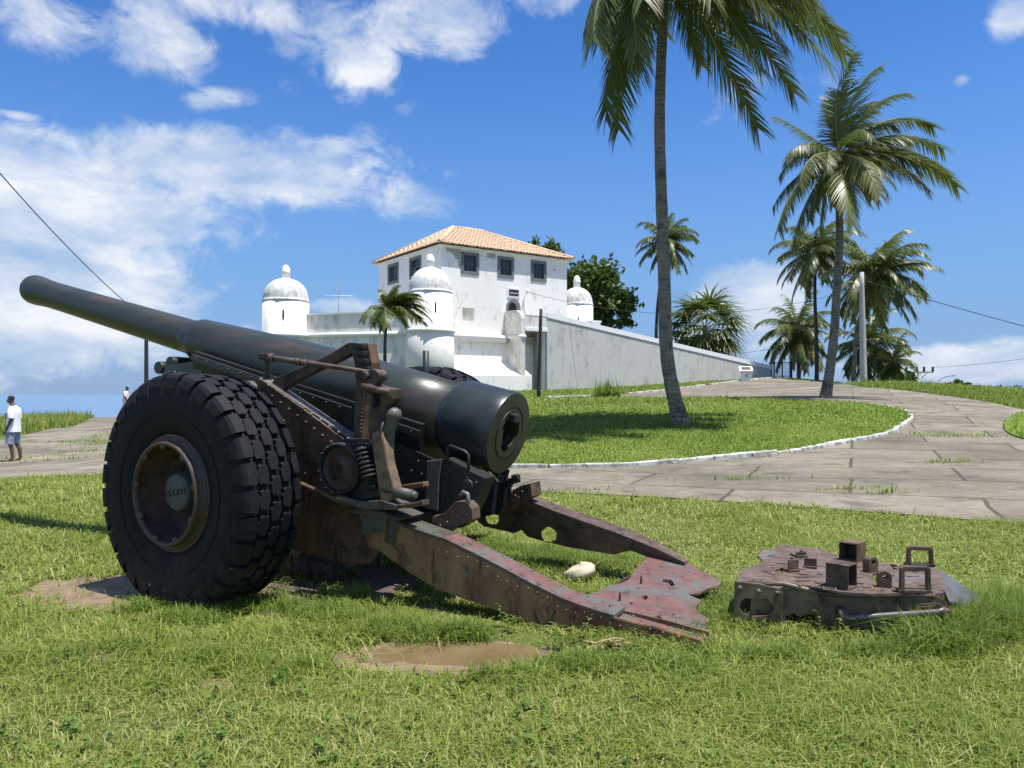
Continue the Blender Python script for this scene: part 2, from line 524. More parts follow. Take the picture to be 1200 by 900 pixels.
M['soil'] = noisy('wet_red_soil', (.15, .100, .058), (.26, .180, .108), 9, .75, (.10, .072, .042), .58, 6, .5, .01)
m, t, b = new_mat('muddy_water')
n_ = tex(t, 5, 5, .6)
t.links.new(ramp(t, n_, [(.3, (.13, .092, .042)), (.7, (.19, .135, .066))]), b.inputs['Base Color'])
b.inputs['Roughness'].default_value = .07
b.inputs['IOR'].default_value = 1.33
bump(t, b, tex(t, 9, 3, .5), .05, .01)
M['puddle'] = m
m, t, b = new_mat('sea_water')
n_ = tex(t, .003, 6, .6, coord='World', stretch=(1, 3, 1))
t.links.new(ramp(t, n_, [(.3, (.070, .160, .285)), (.7, (.095, .195, .325))]), b.inputs['Base Color'])
b.inputs['Roughness'].default_value = .35
M['sea'] = m


# ------------------------------------------------------------------ helpers
def tag(o, label=None, cat=None, group=None, kind=None):
    if label:
        o['label'] = label
    if cat:
        o['category'] = cat
    if group:
        o['group'] = group
    if kind:
        o['kind'] = kind
    return o


def empty(name, loc, rz=0.0):
    o = bpy.data.objects.new(name, None)
    o.empty_display_size = .2
    COL.objects.link(o)
    o.location = loc
    o.rotation_euler = (0, 0, rz)
    return o


class MB:
    """collects shapes and links them as one mesh object"""

    def __init__(self):
        self.v = []
        self.f = []
        self.sm = []

    def add(self, vs, fs, smooth=False):
        o = len(self.v)
        self.v += [tuple(p) for p in vs]
        self.f += [tuple(i + o for i in f) for f in fs]
        self.sm += [smooth] * len(fs)

    def box(self, c, s, mat=None):
        hx, hy, hz = s[0] / 2, s[1] / 2, s[2] / 2
        vs = [Vector((x, y, z)) for z in (-hz, hz) for y in (-hy, hy) for x in (-hx, hx)]
        if mat is not None:
            vs = [mat @ p for p in vs]
        vs = [p + Vector(c) for p in vs]
        self.add(vs, [(0, 2, 3, 1), (4, 5, 7, 6), (0, 1, 5, 4), (2, 6, 7, 3), (0, 4, 6, 2), (1, 3, 7, 5)])

    def tube(self, pts, r, seg=10, cap=True, smooth=True):
        pts = [Vector(p) for p in pts]
        n = len(pts)
        rs = r if isinstance(r, (list, tuple)) else [r] * n
        up = None
        rings = []
        for i, p in enumerate(pts):
            d = (pts[min(i + 1, n - 1)] - pts[max(i - 1, 0)]).normalized()
            if up is None:
                up = Vector((0, 0, 1)) if abs(d.z) < .9 else Vector((1, 0, 0))
            a = (up - d * up.dot(d)).normalized()
            bb = d.cross(a)
            up = a
            rings.append([p + (a * math.cos(2 * math.pi * k / seg) + bb * math.sin(2 * math.pi * k / seg)) * rs[i] for k in range(seg)])
        vs = [p for r_ in rings for p in r_]
        fs = []
        for i in range(n - 1):
            for k in range(seg):
                k2 = (k + 1) % seg
                fs.append((i * seg + k, i * seg + k2, (i + 1) * seg + k2, (i + 1) * seg + k))
        self.add(vs, fs, smooth)
        if cap:
            o = len(self.v) - len(vs)
            self.f += [tuple(o + k for k in reversed(range(seg))), tuple(o + (n - 1) * seg + k for k in range(seg))]
            self.sm += [False, False]

    def lathe(self, prof, org, axis, seg=48, smooth=True, cap0=True, cap1=True):
        """prof = [(distance along axis, radius)]"""
        org = Vector(org)
        d = Vector(axis).normalized()
        up = Vector((0, 0, 1)) if abs(d.z) < .9 else Vector((1, 0, 0))
        a = (up - d * up.dot(d)).normalized()
        bb = d.cross(a)
        vs = []
        for (h, r) in prof:
            for k in range(seg):
                th = 2 * math.pi * k / seg
                vs.append(org + d * h + (a * math.cos(th) + bb * math.sin(th)) * r)
        fs = []
        n = len(prof)
        for i in range(n - 1):
            for k in range(seg):
                k2 = (k + 1) % seg
                fs.append((i * seg + k, i * seg + k2, (i + 1) * seg + k2, (i + 1) * seg + k))
        self.add(vs, fs, smooth)
        o = len(self.v) - len(vs)
        if cap0:
            self.f.append(tuple(o + k for k in reversed(range(seg))))
            self.sm.append(False)
        if cap1:
            self.f.append(tuple(o + (n - 1) * seg + k for k in range(seg)))
            self.sm.append(False)

    def prism(self, poly, off, holes=()):
        """poly: 3-D points of a flat outline (with holes), thickened by the vector off"""
        bm = bmesh.new()
        edges = []
        for lp in [poly] + list(holes):
            vv = [bm.verts.new(p) for p in lp]
            for i in range(len(vv)):
                edges.append(bm.edges.new((vv[i], vv[(i + 1) % len(vv)])))
        if holes:
            bmesh.ops.triangle_fill(bm, edges=edges, use_beauty=True)
        else:
            bm.faces.new(list(bm.verts))
        r_ = bmesh.ops.extrude_face_region(bm, geom=bm.faces[:])
        nv = [g for g in r_['geom'] if isinstance(g, bmesh.types.BMVert)]
        bmesh.ops.translate(bm, verts=nv, vec=Vector(off))
        bmesh.ops.recalc_face_normals(bm, faces=bm.faces[:])
        bm.verts.index_update()
        self.add([v.co.copy() for v in bm.verts], [tuple(v.index for v in f.verts) for f in bm.faces])
        bm.free()

    def rivet(self, p, n, r=.012):
        p = Vector(p)
        n = Vector(n).normalized()
        self.lathe([(-.002, r), (r * .35, r * .92), (r * .7, r * .55), (r * .8, .001)], p, n, 7, True, False, False)

    def build(self, name, mat, parent=None, bevel=0.0, recalc=True, seg=2):
        me = bpy.data.meshes.new(name)
        me.from_pydata(self.v, [], self.f)
        me.polygons.foreach_set('use_smooth', self.sm)
        if recalc:
            bm = bmesh.new()
            bm.from_mesh(me)
            bmesh.ops.recalc_face_normals(bm, faces=bm.faces[:])
            bm.to_mesh(me)
            bm.free()
        me.materials.append(mat)
        o = bpy.data.objects.new(name, me)
        COL.objects.link(o)
        if parent:
            o.parent = parent
        if bevel:
            md = o.modifiers.new('bevel', 'BEVEL')
            md.width = bevel
            md.segments = seg
            md.limit_method = 'ANGLE'
            md.angle_limit = R(40)
            md.harden_normals = False
        return o


def leaf_mesh(name, vs, fs, tone, mat, parent=None):
    """vs: (n,3) array; fs: list of arrays shaped (m,k); tone: value per vertex"""
    me = bpy.data.meshes.new(name)
    vs = np.asarray(vs, dtype=np.float32)
    me.vertices.add(len(vs))
    me.vertices.foreach_set('co', vs.ravel())
    loops = np.concatenate([f.ravel() for f in fs]).astype(np.int32)
    tot = np.concatenate([np.full(len(f), f.shape[1]) for f in fs]).astype(np.int32)
    start = np.concatenate([[0], np.cumsum(tot)[:-1]]).astype(np.int32)
    me.loops.add(len(loops))
    me.loops.foreach_set('vertex_index', loops)
    me.polygons.add(len(tot))
    me.polygons.foreach_set('loop_start', start)
    me.polygons.foreach_set('loop_total', tot)
    at = me.attributes.new('tone', 'FLOAT', 'POINT')
    at.data.foreach_set('value', np.asarray(tone, dtype=np.float32))
    me.update(calc_edges=True)
    me.materials.append(mat)
    o = bpy.data.objects.new(name, me)
    COL.objects.link(o)
    if parent:
        o.parent = parent
    return o


def W(px, py, Y):
    return Vector(((px - 600) / F * Y, Y, H + (HOR - py) / F * Y))


# ------------------------------------------------------------------ terrain
ctrl = []
for x in (-9, -5, -2, 1, 4, 8):
    for y in (-12, -4, 2, 5, 7.5):
        ctrl.append((x, y, 0.0 if abs(x) < 6 else 0.02))
for (px, py, Y) in [
    (600, 590, 9.3), (900, 592, 9.2), (1200, 617, 7.7), (300, 566, 11.5), (0, 562, 12.3), (125, 556, 12.6),
    (615, 549, 13.3), (740, 547, 13.7), (900, 531, 15.5), (1060, 500, 20), (800, 500, 19), (650, 510, 19), (967, 467, 27), (1150, 560, 11),
    (1150, 520, 16), (1190, 485, 22), (1100, 470, 28), (1000, 452, 45), (1200, 476, 26), (1060, 449, 42), (1110, 458, 34), (930, 444, 60),
    (915, 443, 63.8), (641, 457, 50.4), (760, 451, 55.7), (870, 444.5, 61.7), (700, 470, 35), (620, 463, 45), (570, 456, 49.5), (480, 460, 46),
    (335, 462, 48.5), (15, 542, 18.5), (130, 490, 38), (0, 515, 25), (60, 490, 38), (170, 487, 42), (400, 474, 30), (250, 487, 32), (300, 520, 18), (-150, 530, 20), (480, 515, 19)]:
    p = W(px, py, Y)
    ctrl.append(tuple(p))
for p in [(-45, 60, -5), (-30, 56, -4.5), (-20, 58, -1), (-60, 40, -2), (-40, 25, -1), (-30, 10, -.5), (0, 75, 1.4), (10, 90, -3), (-30, 90, -14), (30, 70, .2), (40, 50, -.6),
          (25, 78, 1.0), (45, 30, -.2), (30, 12, .1), (60, 80, -7), (0, 120, -16), (60, 120, -20), (-60, 120, -24), (-75, 70, -12), (75, 50, -6), (-20, -12, 0), (20, -12, 0), (32, 45, .6), (-26, 44, -.6)]:
    ctrl.append(p)
C_ = np.array(ctrl, dtype=float)


def _phi(d2):
    return 0.5 * d2 * np.log(d2 + 1e-9)


_n = len(C_)
_d2 = ((C_[:, None, :2] - C_[None, :, :2]) ** 2).sum(-1)
_A = np.zeros((_n + 3, _n + 3))
_A[:_n, :_n] = _phi(_d2) + np.eye(_n) * 0.6
_A[:_n, _n] = 1
_A[:_n, _n + 1:] = C_[:, :2]
_A[_n, :_n] = 1
_A[_n + 1:, :_n] = C_[:, :2].T
_sol = np.linalg.solve(_A, np.concatenate([C_[:, 2], np.zeros(3)]))


DIPS = [((-.17, 4.02), .52, .17, .05), ((-1.9, 3.86), .12, .07, .03)]   # hollows where rain water stands


def gz_arr(xy):
    xy = np.asarray(xy, dtype=float)
    res = np.empty(len(xy))
    for i in range(0, len(xy), 20000):
        q = xy[i:i + 20000]
        d2 = ((q[:, None, :] - C_[None, :, :2]) ** 2).sum(-1)
        res[i:i + 20000] = _phi(d2) @ _sol[:_n] + _sol[_n] + q @ _sol[_n + 1:]
    for (c, rx, ry_, dp) in DIPS:
        res -= dp * np.exp(-(((xy[:, 0] - c[0]) / rx) ** 2 + ((xy[:, 1] - c[1]) / ry_) ** 2) ** 1.5)
    return res


def gz(x, y):
    return float(gz_arr([[x, y]])[0])


def ground_px(px, py):
    """the ground point seen at a photograph pixel"""
    Ys = np.concatenate([np.arange(1.2, 30, .05), np.arange(30, 75, .1)])
    X = (px - 600) / F * Ys
    ray = H + (HOR - py) / F * Ys
    g = gz_arr(np.stack([X, Ys], 1))
    k = np.argmax(ray <= g)
    if ray[k] > g[k]:
        k = len(Ys) - 1
    return Vector((X[k], Ys[k], g[k]))


def ground_line(pts):
    return [ground_px(*p).xy for p in pts]


def smooth_line(pts, n=6, closed=False):
    P = [Vector((p[0], p[1])) for p in pts]
    res = []
    m_ = len(P)
    rngi = range(m_ if closed else m_ - 1)
    for i in rngi:
        p0, p1, p2, p3 = (P[(i - 1) % m_], P[i], P[(i + 1) % m_], P[(i + 2) % m_]) if closed else (P[max(i - 1, 0)], P[i], P[i + 1], P[min(i + 2, m_ - 1)])
        for k in range(n):
            u = k / n
            res.append(0.5 * ((2 * p1) + (p2 - p0) * u + (2 * p0 - 5 * p1 + 4 * p2 - p3) * u * u + (3 * p1 - p0 - 3 * p2 + p3) * u ** 3))
    if not closed:
        res.append(P[-1])
    return res


def inside(poly, xy):
    """vectorised point in polygon"""
    x, y = xy[:, 0], xy[:, 1]
    res = np.zeros(len(xy), bool)
    pl = np.array([(p[0], p[1]) for p in poly])
    j = len(pl) - 1
    for i in range(len(pl)):
        xi, yi = pl[i]
        xj, yj = pl[j]
        c = ((yi > y) != (yj > y)) & (x < (xj - xi) * (y - yi) / (yj - yi + 1e-12) + xi)
        res ^= c
        j = i
    return res


def sheet(name, poly, step, off, mat, kind='structure', level=None):
    """a sheet that follows the ground inside an outline"""
    poly = [Vector((p[0], p[1])) for p in poly]
    xs = [p.x for p in poly]
    ys = [p.y for p in poly]
    gx = np.arange(min(xs), max(xs), step)
    gy = np.arange(min(ys), max(ys), step)
    g = np.array([(a, b2) for a in gx for b2 in gy]) + rng.uniform(-.1, .1, (len(gx) * len(gy), 2)) * step
    g = g[inside(poly, g)]
    pts = poly + [Vector(q) for q in g]
    n = len(poly)
    vo, eo, fo, *_ = delaunay_2d_cdt(pts, [(i, (i + 1) % n) for i in range(n)], [], 1, 1e-5)
    xy = np.array([(p.x, p.y) for p in vo])
    z = gz_arr(xy) + off if level is None else np.full(len(xy), level)
    mb = MB()
    mb.add([(xy[i, 0], xy[i, 1], z[i]) for i in range(len(xy))], fo, True)
    o = mb.build(name, mat)
    bm = bmesh.new()
    bm.from_mesh(o.data)
    for f in bm.faces:
        if f.normal.z < 0:
            f.normal_flip()
    bm.to_mesh(o.data)
    bm.free()
    tag(o, kind=kind)
    return o


# ground sheet: denser near the camera
def axis_pts(lo, hi, near, fine, growth=1.09):
    p = [0.0]
    s = fine
    while p[-1] < hi:
        if p[-1] > near:
            s *= growth
        p.append(p[-1] + s)
    q = [0.0]
    s = fine
    while q[-1] > lo:
        if -q[-1] > near:
            s *= growth
        q.append(q[-1] - s)
    return np.array(sorted(set(p + q)))


gxs = axis_pts(-130, 130, 30, .6)
gys = axis_pts(-20, 140, 68, .6)
gxs = np.array(sorted(set(np.round(np.concatenate([gxs, np.arange(-3, 2.5, .1)]), 3))))
gys = np.array(sorted(set(np.round(np.concatenate([gys, np.arange(3.2, 5, .06)]), 3))))
GX, GY = np.meshgrid(gxs, gys)
xy_ = np.stack([GX.ravel(), GY.ravel()], 1)
gz_ = gz_arr(xy_)
far = np.clip((np.hypot(xy_[:, 0] * .9, xy_[:, 1] - 25) - 70) / 50, 0, 1)
gz_ = gz_ * (1 - far) + (-34) * far
nx_, ny_ = len(gxs), len(gys)
mb = MB()
mb.add(np.c_[xy_, gz_].tolist(), [(j * nx_ + i, j * nx_ + i + 1, (j + 1) * nx_ + i + 1, (j + 1) * nx_ + i) for j in range(ny_ - 1) for i in range(nx_ - 1)], True)
tag(mb.build('ground', M['turf'], recalc=False), kind='structure')
mb = MB()
mb.add([(14000 * math.cos(a), 14000 * math.sin(a), -30) for a in np.linspace(0, 2 * math.pi, 96, endpoint=False)], [tuple(range(96))])
tag(mb.build('sea', M['sea'], recalc=False), kind='structure')

# road, island lawn and kerbs
near_edge = ground_line([(-260, 572), (-100, 567), (0, 562), (125, 557), (300, 565), (450, 571), (620, 577), (800, 586), (1000, 600), (1200, 618), (1420, 642)])
far_edge = ground_line([(1420, 520), (1300, 500), (1200, 481), (1160, 472), (1100, 463), (1040, 456), (1000, 452), (965, 448.5), (930, 446), (906, 443.6), (872, 446.5), (825, 452.5), (765, 459.5), (700, 464), (640, 467), (560, 470), (400, 475),
                        (250, 487), (190, 488), (135, 488.5), (100, 494), (60, 503), (0, 516), (-100, 533), (-260, 552)])
road_poly = smooth_line(near_edge, 5) + smooth_line(far_edge, 4)
sheet('road', road_poly, .7, .02, M['road'])
isl_px = [(165, 528), (230, 541), (330, 549), (450, 551.5), (615, 549.5), (740, 547.5), (850, 539), (960, 526), (1030, 512.5), (1061, 499), (1067, 489), (1052, 481), (1005, 474.5), (900, 470), (800, 468), (700, 468.5), (600, 470.5), (480, 474), (330, 488), (220, 507)]
isl = smooth_line(ground_line(isl_px), 6, True)
sheet('lawn', isl, .7, .07, M['lawn'])
patch_px = [(1176, 497), (1190, 488), (1215, 484), (1300, 503), (1330, 520), (1260, 530), (1200, 516), (1180, 508)]
rpatch = smooth_line(ground_line(patch_px), 5, True)
sheet('lawn', rpatch, .5, .05, M['lawn'])


def kerb(name, line, w_, h_, closed=False, gap=0.12):
    """short limewashed stones set end to end, a little uneven"""
    mb = MB()
    P = [Vector((p[0], p[1])) for p in line]
    if closed:
        P.append(P[0])
    d = 0.0
    segs = []
    for a, b2 in zip(P, P[1:]):
        ln_ = (b2 - a).length
        segs.append((a, b2, d, ln_))
        d += ln_
    tot = d

    def at(q):
        for a, b2, s0, ln_ in segs:
            if q <= s0 + ln_:
                return a.lerp(b2, (q - s0) / max(ln_, 1e-6))
        return P[-1]
    q = 0.0
    r_ = random.Random(3)
    while q < tot - .3:
        ln_ = r_.uniform(.5, 1.0)
        a, b2 = at(q), at(min(tot, q + ln_ - r_.uniform(.0, .03)))
        q += ln_
        if r_.random() < gap:
            continue
        dv = (b2 - a)
        nrm = Vector((-dv.y, dv.x)).normalized() * w_ / 2
        hh = h_ * r_.uniform(.75, 1.1)
        za, zb = gz(a.x, a.y), gz(b2.x, b2.y)
        vs = []
        for (p, z) in ((a, za), (b2, zb)):
            for sgn in (-1, 1):
                for dz in (-.1, hh + r_.uniform(-.012, .012)):
                    pp = p + nrm * sgn * r_.uniform(.85, 1.1)
                    vs.append((pp.x, pp.y, z + dz))
        mb.add(vs, [(0, 1, 3, 2), (4, 6, 7, 5), (0, 4, 5, 1), (2, 3, 7, 6), (1, 5, 7, 3), (0, 2, 6, 4)])
    o = mb.build(name, M['kerb'], bevel=.02)
    tag(o, kind='structure')
    return o


kerb('kerb', isl[int(1.0 * 6):int(12 * 6)], .13, .105, gap=0)
kerb('kerb', smooth_line(ground_line([(906, 443.6), (872, 446.5), (825, 452.5), (765, 459.5), (700, 464), (640, 467)]), 6), .18, .12, gap=.1)


# ------------------------------------------------------------------ the fort
FC = Vector((-4.43, 48.0))
FA = R(35)
FZ = 1.2
fort = empty('fort', (FC.x, FC.y, FZ), FA)
tag(fort, 'white plastered hilltop fort with tiled upper house, domed sentry towers and long entrance ramp', 'fort')


def FL(x, y, z):
    return Vector((x, y, z - FZ))


def world_to_fort(X, Y):
    d = Vector((X, Y)) - FC
    return d.x * math.cos(FA) + d.y * math.sin(FA), -d.x * math.sin(FA) + d.y * math.cos(FA)


def fbox(mb, x0, x1, y0, y1, z0, z1):
    mb.box(FL((x0 + x1) / 2, (y0 + y1) / 2, (z0 + z1) / 2), (x1 - x0, y1 - y0, z1 - z0))


HX, HY, EV = 10.1, 9.0, 10.62


def wall_with_holes(p0, p1, z0, z1, holes, inward, thick):
    """upright wall from p0 to p1 (fort plan), rectangular or arched holes [(u0,u1,z0,z1,arch)], thickened inwards"""
    d = (Vector(p1) - Vector(p0))
    ln_ = d.length
    d.normalize()
    nrm = Vector(inward)

    def P(u, z):
        q = Vector(p0) + d * u
        return FL(q.x, q.y, z)
    hs_ = []
    for (u0, u1, a, b2, arch) in holes:
        if arch:
            r_ = (u1 - u0) / 2
            lp = [P(u0, a), P(u1, a)] + [P((u0 + u1) / 2 + r_ * math.cos(th), b2 - r_ + r_ * math.sin(th)) for th in np.linspace(0, math.pi, 11)]
        else:
            lp = [P(u0, a), P(u1, a), P(u1, b2), P(u0, b2)]
        hs_.append(lp)
    mb = MB()
    mb.prism([P(0, z0), P(ln_, z0), P(ln_, z1), P(0, z1)], (nrm.x * thick, nrm.y * thick, 0), hs_)
    return mb


right_win = [(1.43, 2.79), (4.24, 5.55), (6.96, 8.27)]
left_win = [(2.60, 4.22), (5.86, 7.5)]
ZW0, ZW1 = 8.93, 10.33
holes = [(a + .14, b_ - .14, ZW0 + .14, ZW1 - .14, False) for a, b_ in right_win] + [(1.55, 2.47, 5.96, 6.78, False), (5.10, 5.92, 4.9, 7.40, True)]
wall_with_holes((0, 0), (HX, 0), FZ, EV, holes, (0, 1), .45).build('house_front_wall', M['plaster'], fort)
holes = [(HY - b_ + .14, HY - a - .14, ZW0 + .18, ZW1 - .1, False) for a, b_ in left_win]
wall_with_holes((0, HY), (0, .451), FZ, EV, holes, (1, 0), .45).build('house_side_wall', M['plaster'], fort)
mb = MB()
fbox(mb, HX - .45, HX, .452, HY, FZ, EV)
fbox(mb, .452, HX - .452, HY - .45, HY, FZ, EV)
mb.build('house_rear_wall', M['plaster'], fort)
mb = MB()
fbox(mb, .46, HX - .46, .46, HY - .46, 8.2, 8.3)
mb.build('house_floor', M['wood_dark'], fort)
mb = MB()
fbox(mb, 1.4, 2.6, .30, .34, 5.8, 6.95)
mb.build('niche_back', M['plaster'], fort)
# bare patches under the eaves
mb = MB()
pr = random.Random(5)
for (x0, x1, z0, z1) in [(3.3, 4.1, 10.05, 10.5), (1.2, 3.4, 10.42, 10.56), (8.9, 9.1, 9.75, 9.95), (4.1, 9.6, 10.48, 10.56)]:
    n = 34
    pts = []
    for k in range(n):
        th = 2 * math.pi * k / n
        rr = pr.uniform(.55, 1.2)
        pts.append(FL((x0 + x1) / 2 + (x1 - x0) / 2 * rr * math.cos(th), -.006, min(10.58, (z0 + z1) / 2 + (z1 - z0) / 2 * rr * math.sin(th))))
    mb.prism(pts, (0, .004, 0))
def ragged(pts, n=5, j=.05):
    res = []
    for a, b2 in zip(pts, pts[1:] + pts[:1]):
        for k in range(n):
            u = k / n
            res.append((a[0] + (b2[0] - a[0]) * u + pr.uniform(-j, j), min(10.59, a[1] + (b2[1] - a[1]) * u + pr.uniform(-j, j))))
    return [FL(x, -.008, z) for x, z in res]


mb.prism(ragged([(.2, 10.58), (1.40, 10.57), (1.39, 9.15), (1.28, 9.3), (1.22, 9.75), (1.0, 9.85), (.8, 10.15), (.45, 10.25)]), (0, .004, 0))
mb.build('bare_plaster_patch', M['patch'], fort)


def window(x0, x1, side, opened=False):
    def P(u, dep, z):
        return FL(u, dep, z) if side == 'front' else FL(dep, u, z)

    def bx(mb, u0, u1, d0, d1, z0, z1):
        a, b_ = P(u0, d0, z0), P(u1, d1, z1)
        c = (a + b_) / 2
        mb.box(c, (abs(b_.x - a.x), abs(b_.y - a.y), abs(b_.z - a.z)))
    mb = MB()
    fw = .19
    bx(mb, x0, x1, -.05, .16, ZW0 - .03, ZW0 + fw)
    bx(mb, x0, x1, -.05, .16, ZW1 - fw, ZW1)
    bx(mb, x0, x0 + fw, -.048, .158, ZW0 + fw, ZW1 - fw)
    bx(mb, x1 - fw, x1, -.048, .158, ZW0 + fw, ZW1 - fw)
    f = mb.build('window', M['win_frame'], fort)
    mb = MB()
    bx(mb, x0 + fw, x1 - fw, .12, .135, ZW0 + fw + (.5 if opened else 0), ZW1 - fw)
    mb.build('pane', M['glass'], f)
    mb = MB()
    zc = (ZW0 + ZW1) / 2
    bx(mb, x0 + fw, x1 - fw, .08, .12, zc - .035, zc + .035)
    for k in (1, 2):
        u = x0 + fw + (x1 - x0 - 2 * fw) * k / 3
        bx(mb, u - .018, u + .018, .085, .119, (zc + .035) if opened else ZW0 + fw, ZW1 - fw)
    for z in ((ZW0 + fw + zc) / 2, (ZW1 - fw + zc) / 2):
        if opened and z < zc:
            continue
        bx(mb, x0 + fw, x1 - fw, .09, .118, z - .015, z + .015)
    mb.build('sash', M['shutter'], f)


for a, b_ in right_win:
    window(a, b_, 'front')
window(*left_win[0], 'side', True)
window(*left_win[1], 'side')
# arched doorway, plaque
mb = MB()
o_, i_ = [], []
for th in np.linspace(0, math.pi, 13):
    o_.append(FL(5.51 + .58 * math.cos(th), -.04, 6.99 + .58 * math.sin(th)))
    i_.append(FL(5.51 + .41 * math.cos(th), -.04, 6.99 + .41 * math.sin(th)))
mb.prism([FL(6.09, -.04, 4.9)] + o_ + [FL(4.93, -.04, 4.9), FL(5.10, -.04, 4.9)] + i_[::-1] + [FL(5.92, -.04, 4.9)], (0, .2, 0))
dr = mb.build('doorway', M['win_frame'], fort)
mb = MB()
fbox(mb, 5.1, 5.92, .2, .26, 4.9, 7.4)
mb.build('door_leaf', M['glass'], dr)
mb = MB()
for k in range(4):
    x = 5.22 + k * .19
    mb.tube([FL(x, .15, 4.9), FL(x, .15, 7.3)], .015, 6)
mb.build('door_bar', M['iron'], dr)
mb = MB()
fbox(mb, 5.02, 6.02, -.06, .05, 7.68, 8.30)
pq = mb.build('plaque', M['white_cap'], fort)
mb = MB()
fbox(mb, 5.12, 5.92, -.075, -.055, 7.78, 8.2)
mb.build('plaque_panel', M['iron'], pq)
mb = MB()
x = 5.2
for k in range(8):
    wd = (.05, .08, .04, .07, .06, .05, .08, .05)[k]
    fbox(mb, x, x + wd, -.081, -.074, 7.93, 7.99)
    x += wd + .025
mb.build('plaque_lettering', M['white_metal'], pq)
# lamp bracket and wire holder on the front wall
mb = MB()
mb.tube([FL(6.45, -.02, 7.9), FL(6.45, -.22, 7.95), FL(6.45, -.25, 8.05)], .03, 6)
mb.lathe([(0, .07), (.12, .09), (.2, .03)], FL(6.45, -.25, 8.05), (0, 0, 1), 8)
mb.tube([FL(6.45, -.03, 7.9), FL(6.45, -.03, 5.2)], .03, 6)
mb.build('cable_bracket', M['plaster_dirty'], fort)

# hipped tile roof, every tile course a half round
ov = .36
rx0, rx1, ry, rz = 3.5, 5.9, 4.5, 12.85
ez = EV + .02
cs = [(-ov, -ov), (HX + ov, -ov), (HX + ov, HY + ov), (-ov, HY + ov)]
rb = MB()


def slope(p0, p1, t0, t1):
    """eave p0->p1, ridge t0->t1, courses run from eave to ridge"""
    p0, p1, t0, t1 = [FL(*p) for p in (p0, p1, t0, t1)]
    e = (p1 - p0)
    ln_ = e.length
    e.normalize()
    up = ((t0 - p0) - e * (t0 - p0).dot(e))
    hl = up.length
    up.normalize()
    nrm = e.cross(up)
    if nrm.z < 0:
        nrm = -nrm
    a0, a1 = (t0 - p0).dot(e), (t1 - p0).dot(e)
    n = int(ln_ / .26)
    for k in range(n):
        u0, u1 = ln_ * k / n, ln_ * (k + 1) / n
        uc = (u0 + u1) / 2
        h = hl * min(1, uc / max(a0, 1e-3), (ln_ - uc) / max(ln_ - a1, 1e-3))
        rows = max(2, int(h / .42) + 1)
        wd = (u1 - u0) / 2
        for j in range(rows):
            h0, h1 = h * j / rows, h * (j + 1) / rows + .04
            js = pr.uniform(-.015, .015)
            vs = []
            for (hh, lift, wf) in ((h0, .05, 1.0), (h1, .015, .85)):
                for th in (0, 45, 90, 135, 180):
                    vs.append(p0 + e * (uc + js - wd * wf * math.cos(R(th))) + up * hh + nrm * (wd * .5 * math.sin(R(th)) + lift))
            rb.add(vs, [(i, i + 1, i + 6, i + 5) for i in range(4)], False)
    rb.add([p0, p1, t1, t0], [(0, 1, 2, 3)])


A_, B_, C2_, D_ = [(*c, ez) for c in cs]
slope(A_, B_, (rx0, ry, rz), (rx1, ry, rz))
slope(B_, C2_, (rx1, ry, rz), (rx1, ry, rz))
slope(C2_, D_, (rx1, ry, rz), (rx0, ry, rz))
slope(D_, A_, (rx0, ry, rz), (rx0, ry, rz))
roof = rb.build('roof', M['tile'], fort, recalc=False)
mb = MB()
for (a, b_) in (((rx0, ry, rz), A_), ((rx0, ry, rz), D_), ((rx1, ry, rz), B_), ((rx1, ry, rz), C2_), ((rx0, ry, rz), (rx1, ry, rz))):
    mb.tube([FL(*a) + Vector((0, 0, .06)), FL(*b_) + Vector((0, 0, .08))], .12, 8)
mb.build('ridge_tiles', M['tile'], roof)
mb = MB()
fbox(mb, -.16, HX + .16, -.16, HY + .16, EV - .16, EV)
mb.build('cornice', M['plaster'], fort)

